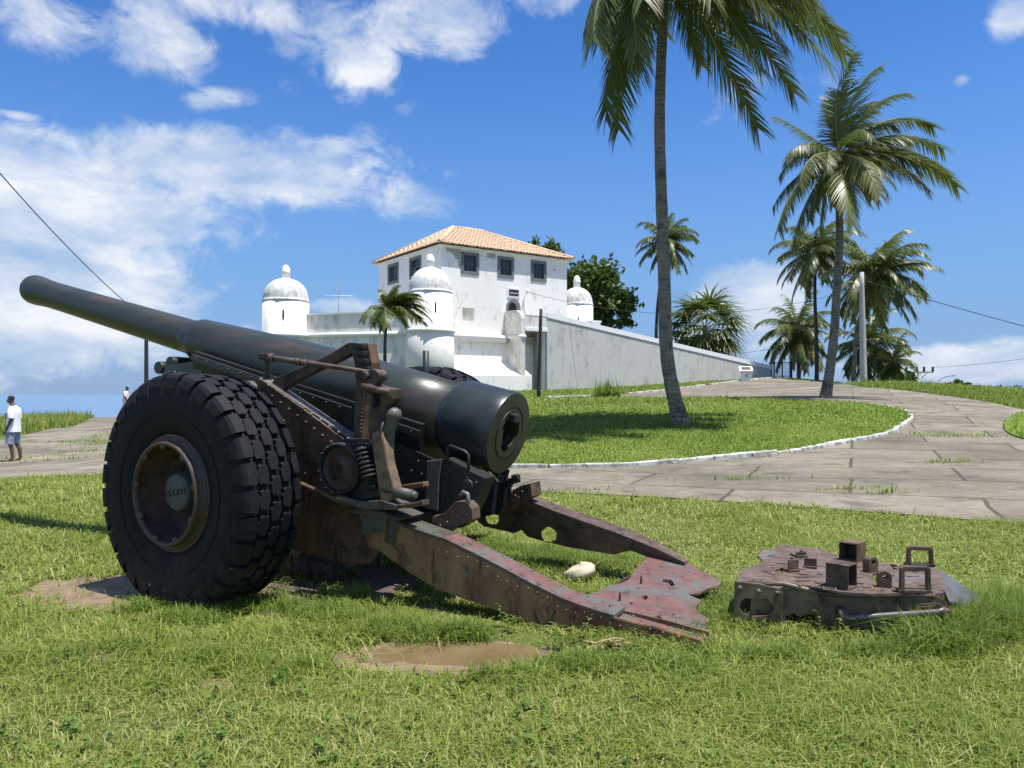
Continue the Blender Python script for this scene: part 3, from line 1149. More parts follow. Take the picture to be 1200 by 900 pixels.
# towers: (x, y, radius)
TW = [world_to_fort(*((504 - 600) / F * 46.0, 46.0)), world_to_fort((335 - 600) / F * 48.5, 48.5), world_to_fort((676 - 600) / F * 58.0, 58.0)]
for k, (tx, ty) in enumerate(TW):
    zb, zr, zd, zt = [(5.05, 7.32, 8.85, 9.66), (4.95, 7.10, 8.55, 9.42), (5.1, 7.95, 9.28, 10.2)][k]
    rr = (1.31, 1.43, 1.22)[k]
    mb = MB()
    mb.lathe([(FZ - .3, rr * 1.14), (zb - .12, rr * 1.09), (zb, rr), (zr, rr)], FL(tx, ty, FZ) - Vector((0, 0, FZ)), (0, 0, 1), 48, True, True, True)
    tw = mb.build('sentry_tower', M['plaster'] if k != 1 else M['plaster_dirty'], fort)
    mb = MB()
    pf = [(zr - .03, rr + .005), (zr - .02, rr + .025), (zr + .05, rr + .03), (zr + .06, rr - .02)]
    hd = zd - zr - .06
    for th in np.linspace(3, 82, 14):
        pf.append((zr + .06 + hd * math.sin(R(th)) ** .92, (rr - .03) * math.cos(R(th)) ** .92))
    mb.lathe(pf, FL(tx, ty, 0), (0, 0, 1), 48)
    dm = mb.build('dome', M['plaster_dome'], tw)
    mb = MB()
    fr = .26
    hf = zt - zd
    mb.lathe([(zd - .12, fr * 1.1), (zd + hf * .35, fr * .95), (zd + hf * .42, fr * 1.12), (zd + hf * .5, fr * 1.02), (zd + hf * .75, fr * .92), (zd + hf * .93, fr * .55), (zt, .02)], FL(tx, ty, 0), (0, 0, 1), 20)
    mb.build('finial', M['plaster'], tw)
    mb = MB()
    mb.lathe([(zb - .17, rr * 1.10), (zb - .12, rr * 1.16), (zb - .03, rr * 1.18), (zb + .05, rr * 1.14), (zb + .1, rr * 1.0)], FL(tx, ty, 0), (0, 0, 1), 48, True, False, False)
    mb.build('cordon', M['white_cap'], tw)
    # slit: solid black box, its colour painting the dark of the opening
    dw = Vector((0, 0)) - Vector((FC.x, FC.y))
    vx, vy = world_to_fort(0, 0)
    ang = math.atan2(vy - ty, vx - tx) + (.25, -.1, .1)[k]
    mb = MB()
    mb.box(FL(tx + math.cos(ang) * (rr - .03), ty + math.sin(ang) * (rr - .03), (zb + zr) / 2 + .15), (.1, .08, .55), Matrix.Rotation(ang, 3, 'Z'))
    mb.build('loophole', M['black'], tw)

# curtain walls: lower mass, cordon and parapet
def curtain(p0, p1, zpar, zc, batter, mat_lo, mat_par, name='curtain_wall', par=True):
    p0, p1 = Vector(p0), Vector(p1)
    d = (p1 - p0).normalized()
    nrm = Vector((d.y, -d.x))
    mb = MB()
    vs = []
    for p in (p0, p1):
        for (off, z) in ((batter, FZ - .6), (0, zc), (-1.0, zc), (-1.0, FZ - .6)):
            q = p + nrm * off
            vs.append(FL(q.x, q.y, z))
    mb.add(vs, [(0, 4, 5, 1), (1, 5, 6, 2), (2, 6, 7, 3), (3, 7, 4, 0), (0, 1, 2, 3), (4, 7, 6, 5)])
    o = mb.build(name, mat_lo, fort)
    mb = MB()
    a, b_ = p0 + nrm * .03, p1 + nrm * .03
    mb.tube([FL(a.x, a.y, zc - .06), FL(b_.x, b_.y, zc - .06)], .14, 10)
    mb.build('cordon', M['white_cap'], o)
    if par:
        mb = MB()
        vs = []
        for p in (p0, p1):
            for (off, z) in ((-.08, zc), (-.12, zpar), (-.8, zpar), (-.8, zc)):
                q = p + nrm * off
                vs.append(FL(q.x, q.y, z))
        mb.add(vs, [(0, 4, 5, 1), (1, 5, 6, 2), (2, 6, 7, 3), (0, 1, 2, 3), (4, 7, 6, 5)])
        mb.build('parapet', mat_par, o)
        mb = MB()
        vs = []
        for p in (p0, p1):
            for (off, z) in ((-.04, zpar + .003), (-.04, zpar + .11), (-.84, zpar + .11), (-.84, zpar + .003)):
                q = p + nrm * off
                vs.append(FL(q.x, q.y, z))
        mb.add(vs, [(0, 4, 5, 1), (1, 5, 6, 2), (2, 6, 7, 3), (3, 7, 4, 0), (0, 1, 2, 3), (4, 7, 6, 5)])
        mb.build('coping', M['white_cap'], o)
    return o


m0, l0, r0 = Vector(TW[0]), Vector(TW[1]), Vector(TW[2])
dl = (l0 - m0).normalized()
curtain(l0, m0, 6.2, 4.98, .35, M['plaster_dirty'], M['plaster_dirty'])
curtain(l0 + Vector((4.5, 8.5)), l0, 6.2, 4.98, .35, M['plaster_dirty'], M['plaster_dirty'])
curtain((-.9, -.30), (13.1, -.30), 0, 5.0, .22, M['plaster'], M['plaster'], par=False)
curtain((13.1, -.30), tuple(r0), 6.4, 5.0, .3, M['plaster_dirty'], M['plaster_dirty'])
curtain(tuple(r0), (12.0, 14.0), 6.4, 5.0, .3, M['plaster_dirty'], M['plaster_dirty'])
mb = MB()
mb.prism([FL(*m0, 4.9), FL(.0, -.6, 4.9), FL(12.9, -.6, 4.9), FL(*r0, 4.9), FL(12.0, 13.5, 4.9), FL(*(l0 + Vector((4.2, 8.0))), 4.9), FL(*l0, 4.9)], (0, 0, -.3))
mb.build('terrace', M['concrete'], fort)

# sloping plinth at the foot of the front wall
mb = MB()
vs = []
for x in (-.55, 5.62):
    for (y, z) in ((-1.95, FZ - .4), (-1.92, 2.42), (-.38, 3.32), (-.38, FZ - .4)):
        vs.append(FL(x, y, z))
mb.add(vs, [(0, 4, 5, 1), (1, 5, 6, 2), (2, 6, 7, 3), (3, 7, 4, 0), (0, 1, 2, 3), (4, 7, 6, 5)])
mb.build('plinth', M['plaster'], fort)

# pier, drawbridge deck and ramp
PX0, PX1, PY = 4.80, 5.10, -1.915
mb = MB()
arc = []
for th in np.linspace(0, 90, 8):
    arc.append(FL(PX0, PY + .9 - .9 * math.sin(R(th)) * 1.0, 6.1 + .6 * math.cos(R(th)) - 0.0))
mb.prism([FL(PX0, PY, FZ - .4), FL(PX0, -.04, FZ - .4), FL(PX0, -.04, 6.7)] + arc, (PX1 - PX0, 0, 0))
pi_ = mb.build('bridge_pier', M['plaster_dirty'], fort)
mb = MB()
mb.tube([FL(PX0 - .02, -.2, 4.95), FL(PX0 - .02, PY - .02, 4.95), FL(PX1, PY - .02, 4.95)], .12, 8)
mb.build('cordon', M['white_cap'], pi_)
RX0, RX1 = 6.88, 30.3
mb = MB()
fbox(mb, PX1, RX0 + .02, PY + .01, -.05, 5.36, 5.66)
bd = mb.build('bridge_deck', M['plaster_dirty'], fort)
mb = MB()
fbox(mb, PX1 + .003, RX0 - .003, PY + .015, PY + .38, 5.663, 6.32)
mb.build('bridge_parapet', M['plaster_dirty'], bd)
mb = MB()
fbox(mb, PX1 - .002, RX0 + .02, PY - .05, PY + .1, 5.34, 5.53)
mb.build('ledge', M['white_cap'], bd)
mb = MB()
fbox(mb, PX1 + .003, RX0 - .003, PY - .0, PY + .42, 6.323, 6.39)
mb.build('coping', M['white_cap'], bd)


def rampz(x):
    return 6.42 - (x - RX0) / (RX1 - RX0) * (6.42 - 3.42)


def ramp_base(x):
    return 1.0 + (x - RX0) / (RX1 - RX0) * 1.1


def ramp_wall(x0, x1, y0, y1, lift):
    mb = MB()
    vs = []
    xs_ = np.linspace(x0, x1, 9)
    for x in xs_:
        vs += [FL(x, y0, ramp_base(x) - .8), FL(x, y0, rampz(x) + lift - .16), FL(x, y1, rampz(x) + lift - .16), FL(x, y1, ramp_base(x) - .8)]
    fs = []
    for i in range(len(xs_) - 1):
        a = i * 4
        fs += [(a + k, a + 4 + k, a + 4 + (k + 1) % 4, a + (k + 1) % 4) for k in range(4)]
    fs += [(0, 1, 2, 3), (len(vs) - 4, len(vs) - 1, len(vs) - 2, len(vs) - 3)]
    mb.add(vs, fs)
    o = mb.build('ramp_wall', M['plaster_ramp'], fort)
    mb = MB()
    mb.prism([FL(x0 - .01, y0 - .05, rampz(x0) + lift - .157), FL(x1 + .05, y0 - .05, rampz(x1) + lift - .157), FL(x1 + .05, y0 - .05, rampz(x1) + lift + .17), FL(x0 - .01, y0 - .05, rampz(x0) + lift + .17)], (0, y1 - y0 + .1, 0))
    mb.build('coping', M['white_cap'], o)


ramp_wall(RX0, RX1, PY, PY + .42, 0)
ramp_wall(9.0, 33.2, 1.25, 1.67, .62)
mb = MB()
mb.prism([FL(RX0, PY + .425, rampz(RX0) - .95), FL(RX1 + 1, PY + .425, rampz(RX1) - .95), FL(RX1 + 1, PY + .425, ramp_base(RX1) - .8), FL(RX0, PY + .425, ramp_base(RX0) - .8)], (0, 2.73, 0))
mb.build('ramp_floor', M['concrete'], fort)
fbox_ = None
mb = MB()
fbox(mb, RX0 - .12, RX0 - .004, PY + .2, PY + .9, FZ - .3, 5.34)
mb.build('ramp_end_wall', M['white_cap'], fort)

# mast with a cross arm on the terrace
p = W(397, 368, 57)
mast = empty('signal_mast', (p.x, p.y, 5.0))
tag(mast, 'thin white mast with a cross arm rising behind the left parapet of the fort', 'mast')
mb = MB()
mb.tube([(0, 0, -.1), (0, 0, 4.6)], .022, 8)
mb.build('pole', M['win_frame'], mast)
mb = MB()
mb.tube([(-1.05, 0, 3.55), (1.05, 0, 3.55)], .026, 8)
mb.build('cross_arm', M['white_metal'], mast)

# gate at the top of the ramp road
gp0, gp1 = W(904, 443, 64.5), W(927, 443, 64.5)
zg = gz(gp0.x, gp0.y)
gate = empty('metal_gate', (gp0.x, gp0.y, zg))
tag(gate, 'dark metal gate with thin vertical bars standing at the foot of the fort ramp', 'gate')
wg = gp1.x - gp0.x
for k, u in enumerate((0, .22, wg * .55, wg)):
    mb = MB()
    mb.box((u, 0, .68), ((.16, .1, .09, .2)[k], .12, 1.5))
    mb.build('post', M['iron'] if k else M['win_frame'], gate, bevel=.01)
mb = MB()
mb.box(((.22 + wg) / 2, 0, 1.3), (wg - .25, .05, .06))
mb.box(((.22 + wg) / 2, 0, .15), (wg - .25, .05, .06))
for k in range(14):
    mb.tube([(.27 + (wg - .36) * (k + .5) / 14, 0, .1), (.27 + (wg - .36) * (k + .5) / 14, 0, 1.32)], .014, 6)
mb.build('gate_leaf', M['iron'], gate)

# visitor information lectern
p = ground_px(874, 447)
lec = empty('information_lectern', (p.x, p.y, p.z - .03), R(-10))
tag(lec, 'cream pedestal with a tilted information panel on the grass below the ramp wall', 'lectern')
mb = MB()
q = .36
mb.add([(-q, -.3, 0), (q, -.3, 0), (q, .3, 0), (-q, .3, 0), (-q * .8, -.24, .72), (q * .8, -.24, .72), (q * .8, .24, .98), (-q * .8, .24, .98)], [(0, 3, 2, 1), (4, 5, 6, 7), (0, 1, 5, 4), (1, 2, 6, 5), (2, 3, 7, 6), (3, 0, 4, 7)])
mb.build('pedestal', M['plaster'], lec, bevel=.02)
mb = MB()
rot = Matrix.Rotation(R(28), 3, 'X')
mb.box((0, -.02, .96), (.96, .78, .07), rot)
tp = mb.build('panel', M['white_cap'], lec, bevel=.01)
mb = MB()
mb.box(Vector((0, -.02, .96)) + rot @ Vector((0, 0, .04)), (.66, .5, .012), rot)
mb.build('inscription_plate', M['rust'], tp)
mb = MB()
mb.box((.02, -.31, .45), (.16, .03, .2))
mb.build('badge', M['patch'], lec)


# ------------------------------------------------------------------ poles and wires
def pole(name, px, top, bottom, Y, r0_, r1_, mat, label, lean=0.0, cat='pole', parts=None):
    b_ = W(px, bottom, Y)
    z0 = gz(b_.x, b_.y)
    zt = H + (HOR - top) / F * Y
    mb = MB()
    n = 8
    mb.tube([(lean * k / n, 0, -.3 + (zt - z0 + .3) * k / n) for k in range(n + 1)], [r0_ + (r1_ - r0_) * k / n for k in range(n + 1)], 12)
    o = mb.build(name, mat)
    o.location = (b_.x, b_.y, z0)
    tag(o, label, cat)
    return o, zt - z0


pole('wooden_post', 631, 362, 460, 43.0, .12, .09, M['wood_dark'], 'dark wooden post standing on the lawn in front of the fort gap', .14, 'post')
lp_, lh = pole('utility_pole', 171.5, 372, 488, 41.0, .12, .09, M['wood_dark'], 'slim dark pole on the left crest seen below the gun barrel', 0, 'utility pole')
cp_, ch = pole('concrete_pole', 1012, 319, 447, 50.0, .24, .13, M['concrete'], 'tall tapered grey concrete pole standing among the coconut palms', -.12, 'utility pole')
mb = MB()
mb.box((-.28, 0, ch - 1.05), (.5, .1, .1))
mb.lathe([(0, .06), (.15, .05)], (-.5, 0, ch - 1.0), (0, 0, 1), 8)
mb.build('pole_bracket', M['concrete'], cp_)
mb = MB()
mb.lathe([(0, .05), (.12, .09), (.3, .07), (.4, .03)], (-.15, 0, ch - 2.35), (0, 0, 1), 8)
mb.build('lamp_holder', M['concrete'], cp_)
# far T-shaped pole
p = W(1077, 446, 70)
tpz = gz(p.x, p.y)
tz = H + (HOR - 433) / F * 70
tp_ = empty('power_pole', (p.x, p.y, tpz))
tag(tp_, 'distant grey T shaped power pole with a cross arm and insulators beyond the crest', 'utility pole')
mb = MB()
mb.tube([(0, 0, -.3), (0, 0, tz - tpz)], .17, 10)
mb.build('pole', M['concrete'], tp_)
mb = MB()
mb.box((0, -.1, tz - tpz - .25), (2.5, .14, .14))
mb.tube([(-.7, -.1, tz - tpz - .3), (0, -.1, tz - tpz - .95)], .04, 6)
mb.tube([(.7, -.1, tz - tpz - .3), (0, -.1, tz - tpz - .95)], .04, 6)
mb.build('cross_arm', M['concrete'], tp_)
for x in (-1.2, -.25, .4, 1.2):
    mb = MB()
    mb.lathe([(0, .06), (.1, .13), (.2, .07), (.34, .13), (.44, .05)], (x, -.1, tz - tpz - .18), (0, 0, 1), 10)
    mb.build('insulator', M['wood_dark'], tp_)
p = W(1099, 449, 85)
ltz = gz(p.x, p.y)
sl = empty('street_lamp', (p.x, p.y, ltz))
tag(sl, 'far off street lamp with a curved grey arm beside the T shaped power pole', 'street lamp')
mb = MB()
z1 = H + (HOR - 448) / F * 85 - ltz
mb.tube([(0, 0, -.5), (0, 0, z1 - .1), (.3, 0, z1 + .35), (.9, 0, z1 + .62), (1.5, 0, z1 + .72)], .045, 8)
mb.build('arm', M['win_frame'], sl)
mb = MB()
mb.box((1.7, 0, z1 + .72), (.45, .2, .1))
mb.build('lamp_head', M['win_frame'], sl, bevel=.03)


def cable(name, a, b_, sag, r, label, n=24):
    mb = MB()
    a, b_ = Vector(a), Vector(b_)
    mb.tube([a.lerp(b_, k / n) - Vector((0, 0, sag * 4 * (k / n) * (1 - k / n))) for k in range(n + 1)], r, 6)
    o = mb.build(name, M['cable'])
    tag(o, label, 'cable')
    return o


ltop = Vector((lp_.location.x, lp_.location.y, lp_.location.z + lh - .1))
cable('overhead_cable', W(-260, -120, 18), ltop, .8, .02, 'black overhead cable running steeply down to the slim dark pole at the left')
ctop = Vector((cp_.location.x - .12, cp_.location.y, cp_.location.z + ch))
fb = fort.matrix_basis @ FL(6.45, -.25, 8.1)
cable('overhead_cable', fb, ctop - Vector((.4, 0, 1.1)), 1.55, .013, 'thin cable sagging from the fort wall to the concrete pole')
cable('overhead_cable', ctop - Vector((0, 0, .5)), W(1420, 436, 55), .25, .024, 'black cable descending rightward from the concrete pole top')
cable('overhead_cable', Vector((tp_.location.x + 1.2, tp_.location.y, tz + .2)), W(1420, 372, 45), .6, .014, 'fine cable rising rightward from the distant T shaped pole')
cable('overhead_cable', W(868, 414, 75), W(1002, 388, 75), .2, .018, 'short faint cable behind the palms left of the concrete pole')


# ------------------------------------------------------------------ palms and trees
class Leaves:
    def __init__(self):
        self.v = []
        self.q = []
        self.t = []
        self.tone = []

    def strip(self, p0, d, side, ln_, wd, droop, tone, seg=2, fold=0.0):
        """a leaflet: a tapering strip that bends down"""
        o = len(self.v)
        d = d.normalized()
        p = p0.copy()
        st = ln_ / seg
        for k in range(seg):
            w_ = wd * (1.0 if k == 0 else .8 * (1 - k / seg) + .2)
            self.v += [p - side * w_ / 2, p + side * w_ / 2]
            self.tone += [tone, tone]
            p = p + d * st
            d = (d + Vector((0, 0, -droop / seg))).normalized()
        self.v.append(p)
        self.tone.append(min(1, tone + .12))
        for k in range(seg - 1):
            self.q.append((o + 2 * k, o + 2 * k + 1, o + 2 * k + 3, o + 2 * k + 2))
        self.t.append((o + 2 * seg - 2, o + 2 * seg - 1, o + 2 * seg))

    def quad(self, p, a, b_, tone):
        o = len(self.v)
        self.v += [p - a, p + b_ * .5, p + a, p - b_ * .5]
        self.tone += [tone] * 4
        self.q.append((o, o + 1, o + 2, o + 3))

    def build(self, name, mat, parent=None):
        fs = []
        if self.q:
            fs.append(np.array(self.q))
        if self.t:
            fs.append(np.array(self.t))
        return leaf_mesh(name, np.array([tuple(p) for p in self.v]), fs, self.tone, mat, parent)


def frond(lv, rb_, org, az_, el_, ln_, droop, rr, nl=46, leaf=.26, wind=(0, 0, 0), tone=.4, twist=0.0, hang=.75, wd=.05):
    """one feather leaf: curved rib and two rows of leaflets"""
    d = Vector((math.cos(az_) * math.cos(el_), math.sin(az_) * math.cos(el_), math.sin(el_)))
    wv = Vector(wind)
    n = 16
    pts = [Vector(org)]
    dirs = []
    for k in range(n):
        d = (d + (Vector((0, 0, -droop)) + wv) * (.35 + 1.3 * k / n) / n).normalized()
        dirs.append(d.copy())
        pts.append(pts[-1] + d * ln_ / n)
    dirs.append(d.copy())
    rb_.tube(pts, [max(.006, (.035 * (1 - k / n) + .006) * ln_ / 4) for k in range(n + 1)], 5)
    tw = rr.uniform(-.5, .5) + twist
    for k in range(nl):
        u = .12 + .88 * (k + rr.uniform(-.3, .3)) / nl
        u = min(.995, max(.08, u))
        i = min(n - 1, int(u * n))
        p = pts[i].lerp(pts[i + 1], u * n - i)
        dd = dirs[i]
        side = dd.cross(Vector((0, 0, 1)))
        if side.length < .15:
            side = Vector((math.sin(az_), -math.cos(az_), 0))
        side.normalize()
        side = Matrix.Rotation(tw, 3, dd) @ side
        prof = (.45 + .55 * math.sin(math.pi * min(1, u * 1.15) ** .7)) if u < .85 else .62 - .9 * (u - .85)
        L_ = leaf * ln_ * prof
        for s in (-1, 1):
            if rr.random() < .04:
                continue
            out = side * s
            fwd = .55 + .7 * u
            v = (out + dd * fwd + Vector((0, 0, -hang * rr.uniform(.3, 1.0))) + wv * rr.uniform(.5, 1.3)).normalized()
            nrm = v.cross(dd)
            if nrm.length < 1e-3:
                continue
            sd = dd * .9 + v.cross(nrm).normalized() * .1
            sd = (sd - v * sd.dot(v)).normalized()
            lv.strip(p, v, sd, L_ * rr.uniform(.85, 1.1), wd * ln_ / 4, rr.uniform(.3, 1.0) * hang, max(0, min(1, tone + rr.uniform(-.22, .22))), 3)


def trunk(pts, r0_, r1_, mat, parent, flare=1.0, name='trunk', rings=60):
    P = [Vector(p) for p in pts]
    # resample smoothly
    Q = []
    m_ = len(P)
    for i in range(m_ - 1):
        p0, p1, p2, p3 = P[max(i - 1, 0)], P[i], P[i + 1], P[min(i + 2, m_ - 1)]
        for k in range(max(3, rings // m_)):
            u = k / max(3, rings // m_)
            Q.append(.5 * (2 * p1 + (p2 - p0) * u + (2 * p0 - 5 * p1 + 4 * p2 - p3) * u * u + (3 * p1 - p0 - 3 * p2 + p3) * u ** 3))
    Q.append(P[-1])
    n = len(Q)
    rs = []
    for i in range(n):
        u = i / (n - 1)
        r_ = r0_ + (r1_ - r0_) * min(1, u * 1.25)
        r_ *= 1 + (flare - 1) * math.exp(-u * 22)
        r_ *= 1 + .035 * (i % 2) + .02 * math.sin(i * 1.7)
        rs.append(r_)
    mb = MB()
    mb.tube(Q, rs, 14)
    return mb.build(name, mat, parent)


def coconut_palm(label, base, crown, mid, r0_, r1_, flen, nfr, seed, wind=(.35, 0, 0), explicit=None, group='coconut palms around the fort', tmat=None, flare=1.7, tone=.4, elmax=80, elmin=-50, nuts=True, dry=1, nl=46, name='coconut_palm', leaf=.30, wd=.075, lscale=1.15):
    rr = random.Random(seed)
    o = empty(name, base)
    tag(o, label, 'palm tree', group)
    b0 = Vector(base)
    crown = Vector(crown) - b0
    trunk([(0, 0, -.25)] + [Vector(m_) - b0 for m_ in mid] + [crown], r0_, r1_, tmat or M['trunk'], o, flare)
    lv, dv, rb_ = Leaves(), Leaves(), MB()
    if explicit:
        for (a, e, ln_, dr, tn, hg) in explicit:
            frond(lv, rb_, crown, R(a), R(e), ln_ * lscale, dr, rr, nl, leaf, wind, tn, 0, hg, wd)
    for k in range(nfr):
        u = (k + .5) / nfr
        a = k * 2.399963 + rr.uniform(-.2, .2)
        e = R(elmax + (elmin - elmax) * u ** .9 + rr.uniform(-8, 8))
        dr = 1.0 + rr.uniform(-.25, .35) + (.35 if u < .3 else 0)
        tn = tone + (.28 if u > .82 else 0) + rr.uniform(-.1, .1)
        frond(lv, rb_, crown + Vector((0, 0, .15 * (1 - u))), a, e, flen * rr.uniform(.85, 1.1), dr * 1.25, rr, nl, leaf, wind, tn, 0, 1.0, wd)
    for k in range(dry):
        frond(dv, rb_, crown - Vector((0, 0, .2)), rr.uniform(-1.2, .8), R(-48), flen * .8, .9, rr, 34, .2, wind, .3, 0, 1.1)
    cr_ = lv.build('crown', M['palm'], o)
    if dv.v:
        dv.build('dead_frond', M['palm_dry'], o)
    rb_.build('frond_ribs', M['rachis'], o)
    if nuts:
        mb = MB()
        for k in range(9):
            a = k * 2.4
            c = crown + Vector((math.cos(a) * .32, math.sin(a) * .32, -.25 - .12 * (k % 3)))
            mb.lathe([(-.14, .02), (-.1, .09), (0, .12), (.09, .09), (.14, .02)], c, (math.cos(a) * .3, math.sin(a) * .3, -1), 9)
        mb.build('coconuts', M['trunk_dark'], o)
    return o


# tall palm in the middle of the lawn
YB = 19.0
b_ = ground_px(803, 501)
YB = b_.y
mids = [W(px, py, YB) for px, py in ((790, 465), (781, 410), (778.5, 330), (775, 230), (773, 140), (776, 40))]
cw = W(781, -72, YB)
S = YB / F
ex = []


def screen_frond(cx, cy, tx, ty, dep, e_up, droop, tone, hang, Y):
    """aim a frond so that its middle heads for a photograph pixel, dep metres nearer or farther"""
    c, t_ = W(cx, cy, Y), W(tx, ty, Y + dep)
    d = t_ - c
    a = math.degrees(math.atan2(d.y, d.x))
    e = math.degrees(math.atan2(d.z, math.hypot(d.x, d.y))) + e_up
    return (a, e, d.length * 1.1, droop, tone, hang)


for (tx, ty, dep, up, dr, tn, hg) in [
    (716, 85, -1.2, 40, 1.5, .45, 1.1), (706, 40, .8, 38, 1.4, .35, 1.0), (730, 70, -.6, 38, 1.4, .4, 1.1), (752, 90, -1.0, 34, 1.3, .4, 1.0), (735, 140, 1.2, 28, 1.1, .3, 1.0), (860, 90, .2, 36, 1.1, .45, .9), (880, 120, -1.2, 30, 1.0, .5, .9), (820, 110, -.8, 24, .9, .3, .8), (742, 128, .5, 30, 1.2, .3, .8), (725, 100, 1.6, 36, 1.3, .25, .8), (712, 20, -1.6, 36, 1.5, .5, 1.0),
    (838, 150, .6, 14, .7, .25, .55), (900, 95, -1.0, 34, 1.0, .42, .6), (872, 128, .6, 26, .9, .3, .55), (915, 112, -.3, 36, 1.1, .5, .6), (842, 60, -2.0, 36, 1.4, .78, .9), (885, 60, -1.4, 38, 1.2, .6, .7),
    (1000, -5, .6, 26, .75, .4, .9), (960, 10, -.8, 30, .8, .45, 1.0), (945, -60, -.5, 25, .9, .4, .8), (860, -150, .7, 10, .8, .4, .8), (780, -190, .3, 0, .7, .4, .8), (690, -120, -.6, 15, .9, .4, .8), (680, -40, .5, 25, 1.1, .4, .8),
    (800, 20, -2.6, 30, 1.4, .6, .9), (765, 40, 2.4, 30, 1.4, .3, .9), (820, 40, 2.4, 30, 1.3, .3, .8), (770, -90, -2.4, 20, 1.0, .45, .8), (870, 20, 1.9, 34, 1.1, .35, .8), (740, 30, -2.2, 34, 1.4, .5, .9), (722, 60, 1.0, 40, 1.5, .3, 1.0), (712, 60, -.3, 40, 1.5, .5, 1.1), (745, 60, 1.8, 34, 1.4, .2, 1.0), (760, 100, -.6, 30, 1.3, .45, 1.0), (850, 70, 1.2, 32, 1.2, .25, .9), (800, 80, 1.6, 28, 1.1, .2, .9), (830, 30, -1.0, 36, 1.3, .5, 1.0), (905, 70, .9, 34, 1.0, .4, .9)]:
    ex.append(screen_frond(781, -72, tx, ty, dep, up, dr, tn, hg, YB))
coconut_palm('tallest coconut palm with a leaning ringed trunk rooted in the middle of the lawn', b_, cw, mids, .185, .125, 3.6, 0, 11, (.38, 0, 0), ex, flare=2.0, dry=0, nl=86, leaf=.31, wd=.044, lscale=1.0)

# second palm beside the road
b_ = ground_px(966, 467)
Y2 = b_.y
mids = [W(px, py, Y2) for px, py in ((973, 430), (978, 385), (981, 330), (984, 280), (983, 225))]
ex = []
for (tx, ty, dep, up, dr, tn, hg) in [
    (960, 92, -.4, 10, .7, .45, .5), (985, 70, .5, 8, .8, .4, .5), (1030, 75, .5, 14, .8, .4, .5), (1058, 92, -.8, 16, .9, .4, .6), (1090, 128, .3, 22, 1.0, .4, .7), (1085, 170, -.9, 28, 1.1, .4, .9), (1098, 178, .8, 26, 1.1, .4, .9),
    (1104, 228, .3, 38, 1.3, .5, .9), (1098, 246, -1.2, 40, 1.3, .62, .9), (1060, 250, -1.0, 44, 1.4, .66, 1.0), (912, 145, .3, 8, .4, .4, .7), (918, 225, .2, 55, 2.0, .42, 1.0), (925, 195, 1.2, 45, 1.7, .4, .9),
    (932, 285, -.6, 38, 1.3, .5, .8), (960, 290, .4, 34, 1.2, .66, .8), (985, 285, -1.2, 40, 1.4, .6, .8), (1005, 262, -1.6, 50, 1.6, .62, .9), (945, 120, 1.2, 18, .9, .4, .6), (1010, 250, 1.4, 45, 1.5, .3, .8), (1020, 110, 1.5, 16, .8, .35, .6), (955, 250, 1.5, 42, 1.5, .4, .9), (940, 240, -1.3, 46, 1.6, .5, .9)]:
    if ty < 130:
        dr, up, ty = dr + .5, up + 6, ty + 14
    ex.append(screen_frond(982, 183, tx, ty, dep, up, dr, tn, hg, Y2))
coconut_palm('windblown coconut palm with a curved pale trunk at the road edge', b_, W(982, 183, Y2), mids, .165, .12, 2.6, 18, 23, (.27, 0, 0), ex, flare=2.1, nl=80, leaf=.32, wd=.056, lscale=1.0, dry=3, elmax=55, elmin=-62, tone=.5)

for (lab, bpx, bY, cpx, cpy, mids_, r0_, r1_, fl, nf, seed, tm, kw) in [
    ('slender distant palm seen just behind the tallest trunk above the ramp', 769, 72, 781, 284, [(769, 390), (772, 345)], .17, .12, 3.4, 34, 31, M['trunk_dark'], dict(wind=(.1, 0, 0), dry=0)),
    ('palm with a thin black trunk and golden fronds behind the road palm', 957, 62, 955, 296, [(957, 410), (955, 350)], .17, .12, 3.9, 36, 37, M['trunk_dark'], dict(wind=(.15, 0, 0), tone=.5)),
    ('broad crowned palm directly behind the concrete pole top', 1000, 58, 1024, 322, [(1001, 430), (1006, 380)], .2, .13, 4.5, 40, 41, M['trunk'], dict(wind=(.2, 0, 0), tone=.45)),
    ('low palm left of the black trunk, its fronds reaching to the gate', 936, 68, 935, 388, [(936, 430)], .2, .16, 3.8, 38, 43, M['trunk'], dict(wind=(.1, 0, 0), dry=0, nuts=False, elmin=-62)),
    ('low palm with drooping fronds at the foot of the concrete pole', 1017, 63, 1018, 403, [(1017, 430)], .22, .17, 3.7, 36, 47, M['trunk_dark'], dict(wind=(.15, 0, 0), nuts=False, elmin=-62)),
    ('small shaggy palm rightmost of the clump by the concrete pole', 1045, 60, 1047, 425, [(1045, 440)], .2, .17, 2.4, 26, 53, M['trunk_dark'], dict(wind=(.15, 0, 0), nuts=False, dry=0, elmin=-60)),
]:
    b_ = W(bpx, 446, bY)
    b_.z = gz(b_.x, b_.y)
    coconut_palm(lab, b_, W(cpx, cpy, bY), [W(x, y, bY) for x, y in mids_], r0_, r1_, fl, nf, seed, tmat=tm, flare=1.3, nl=46, leaf=.32, wd=.10, **kw)

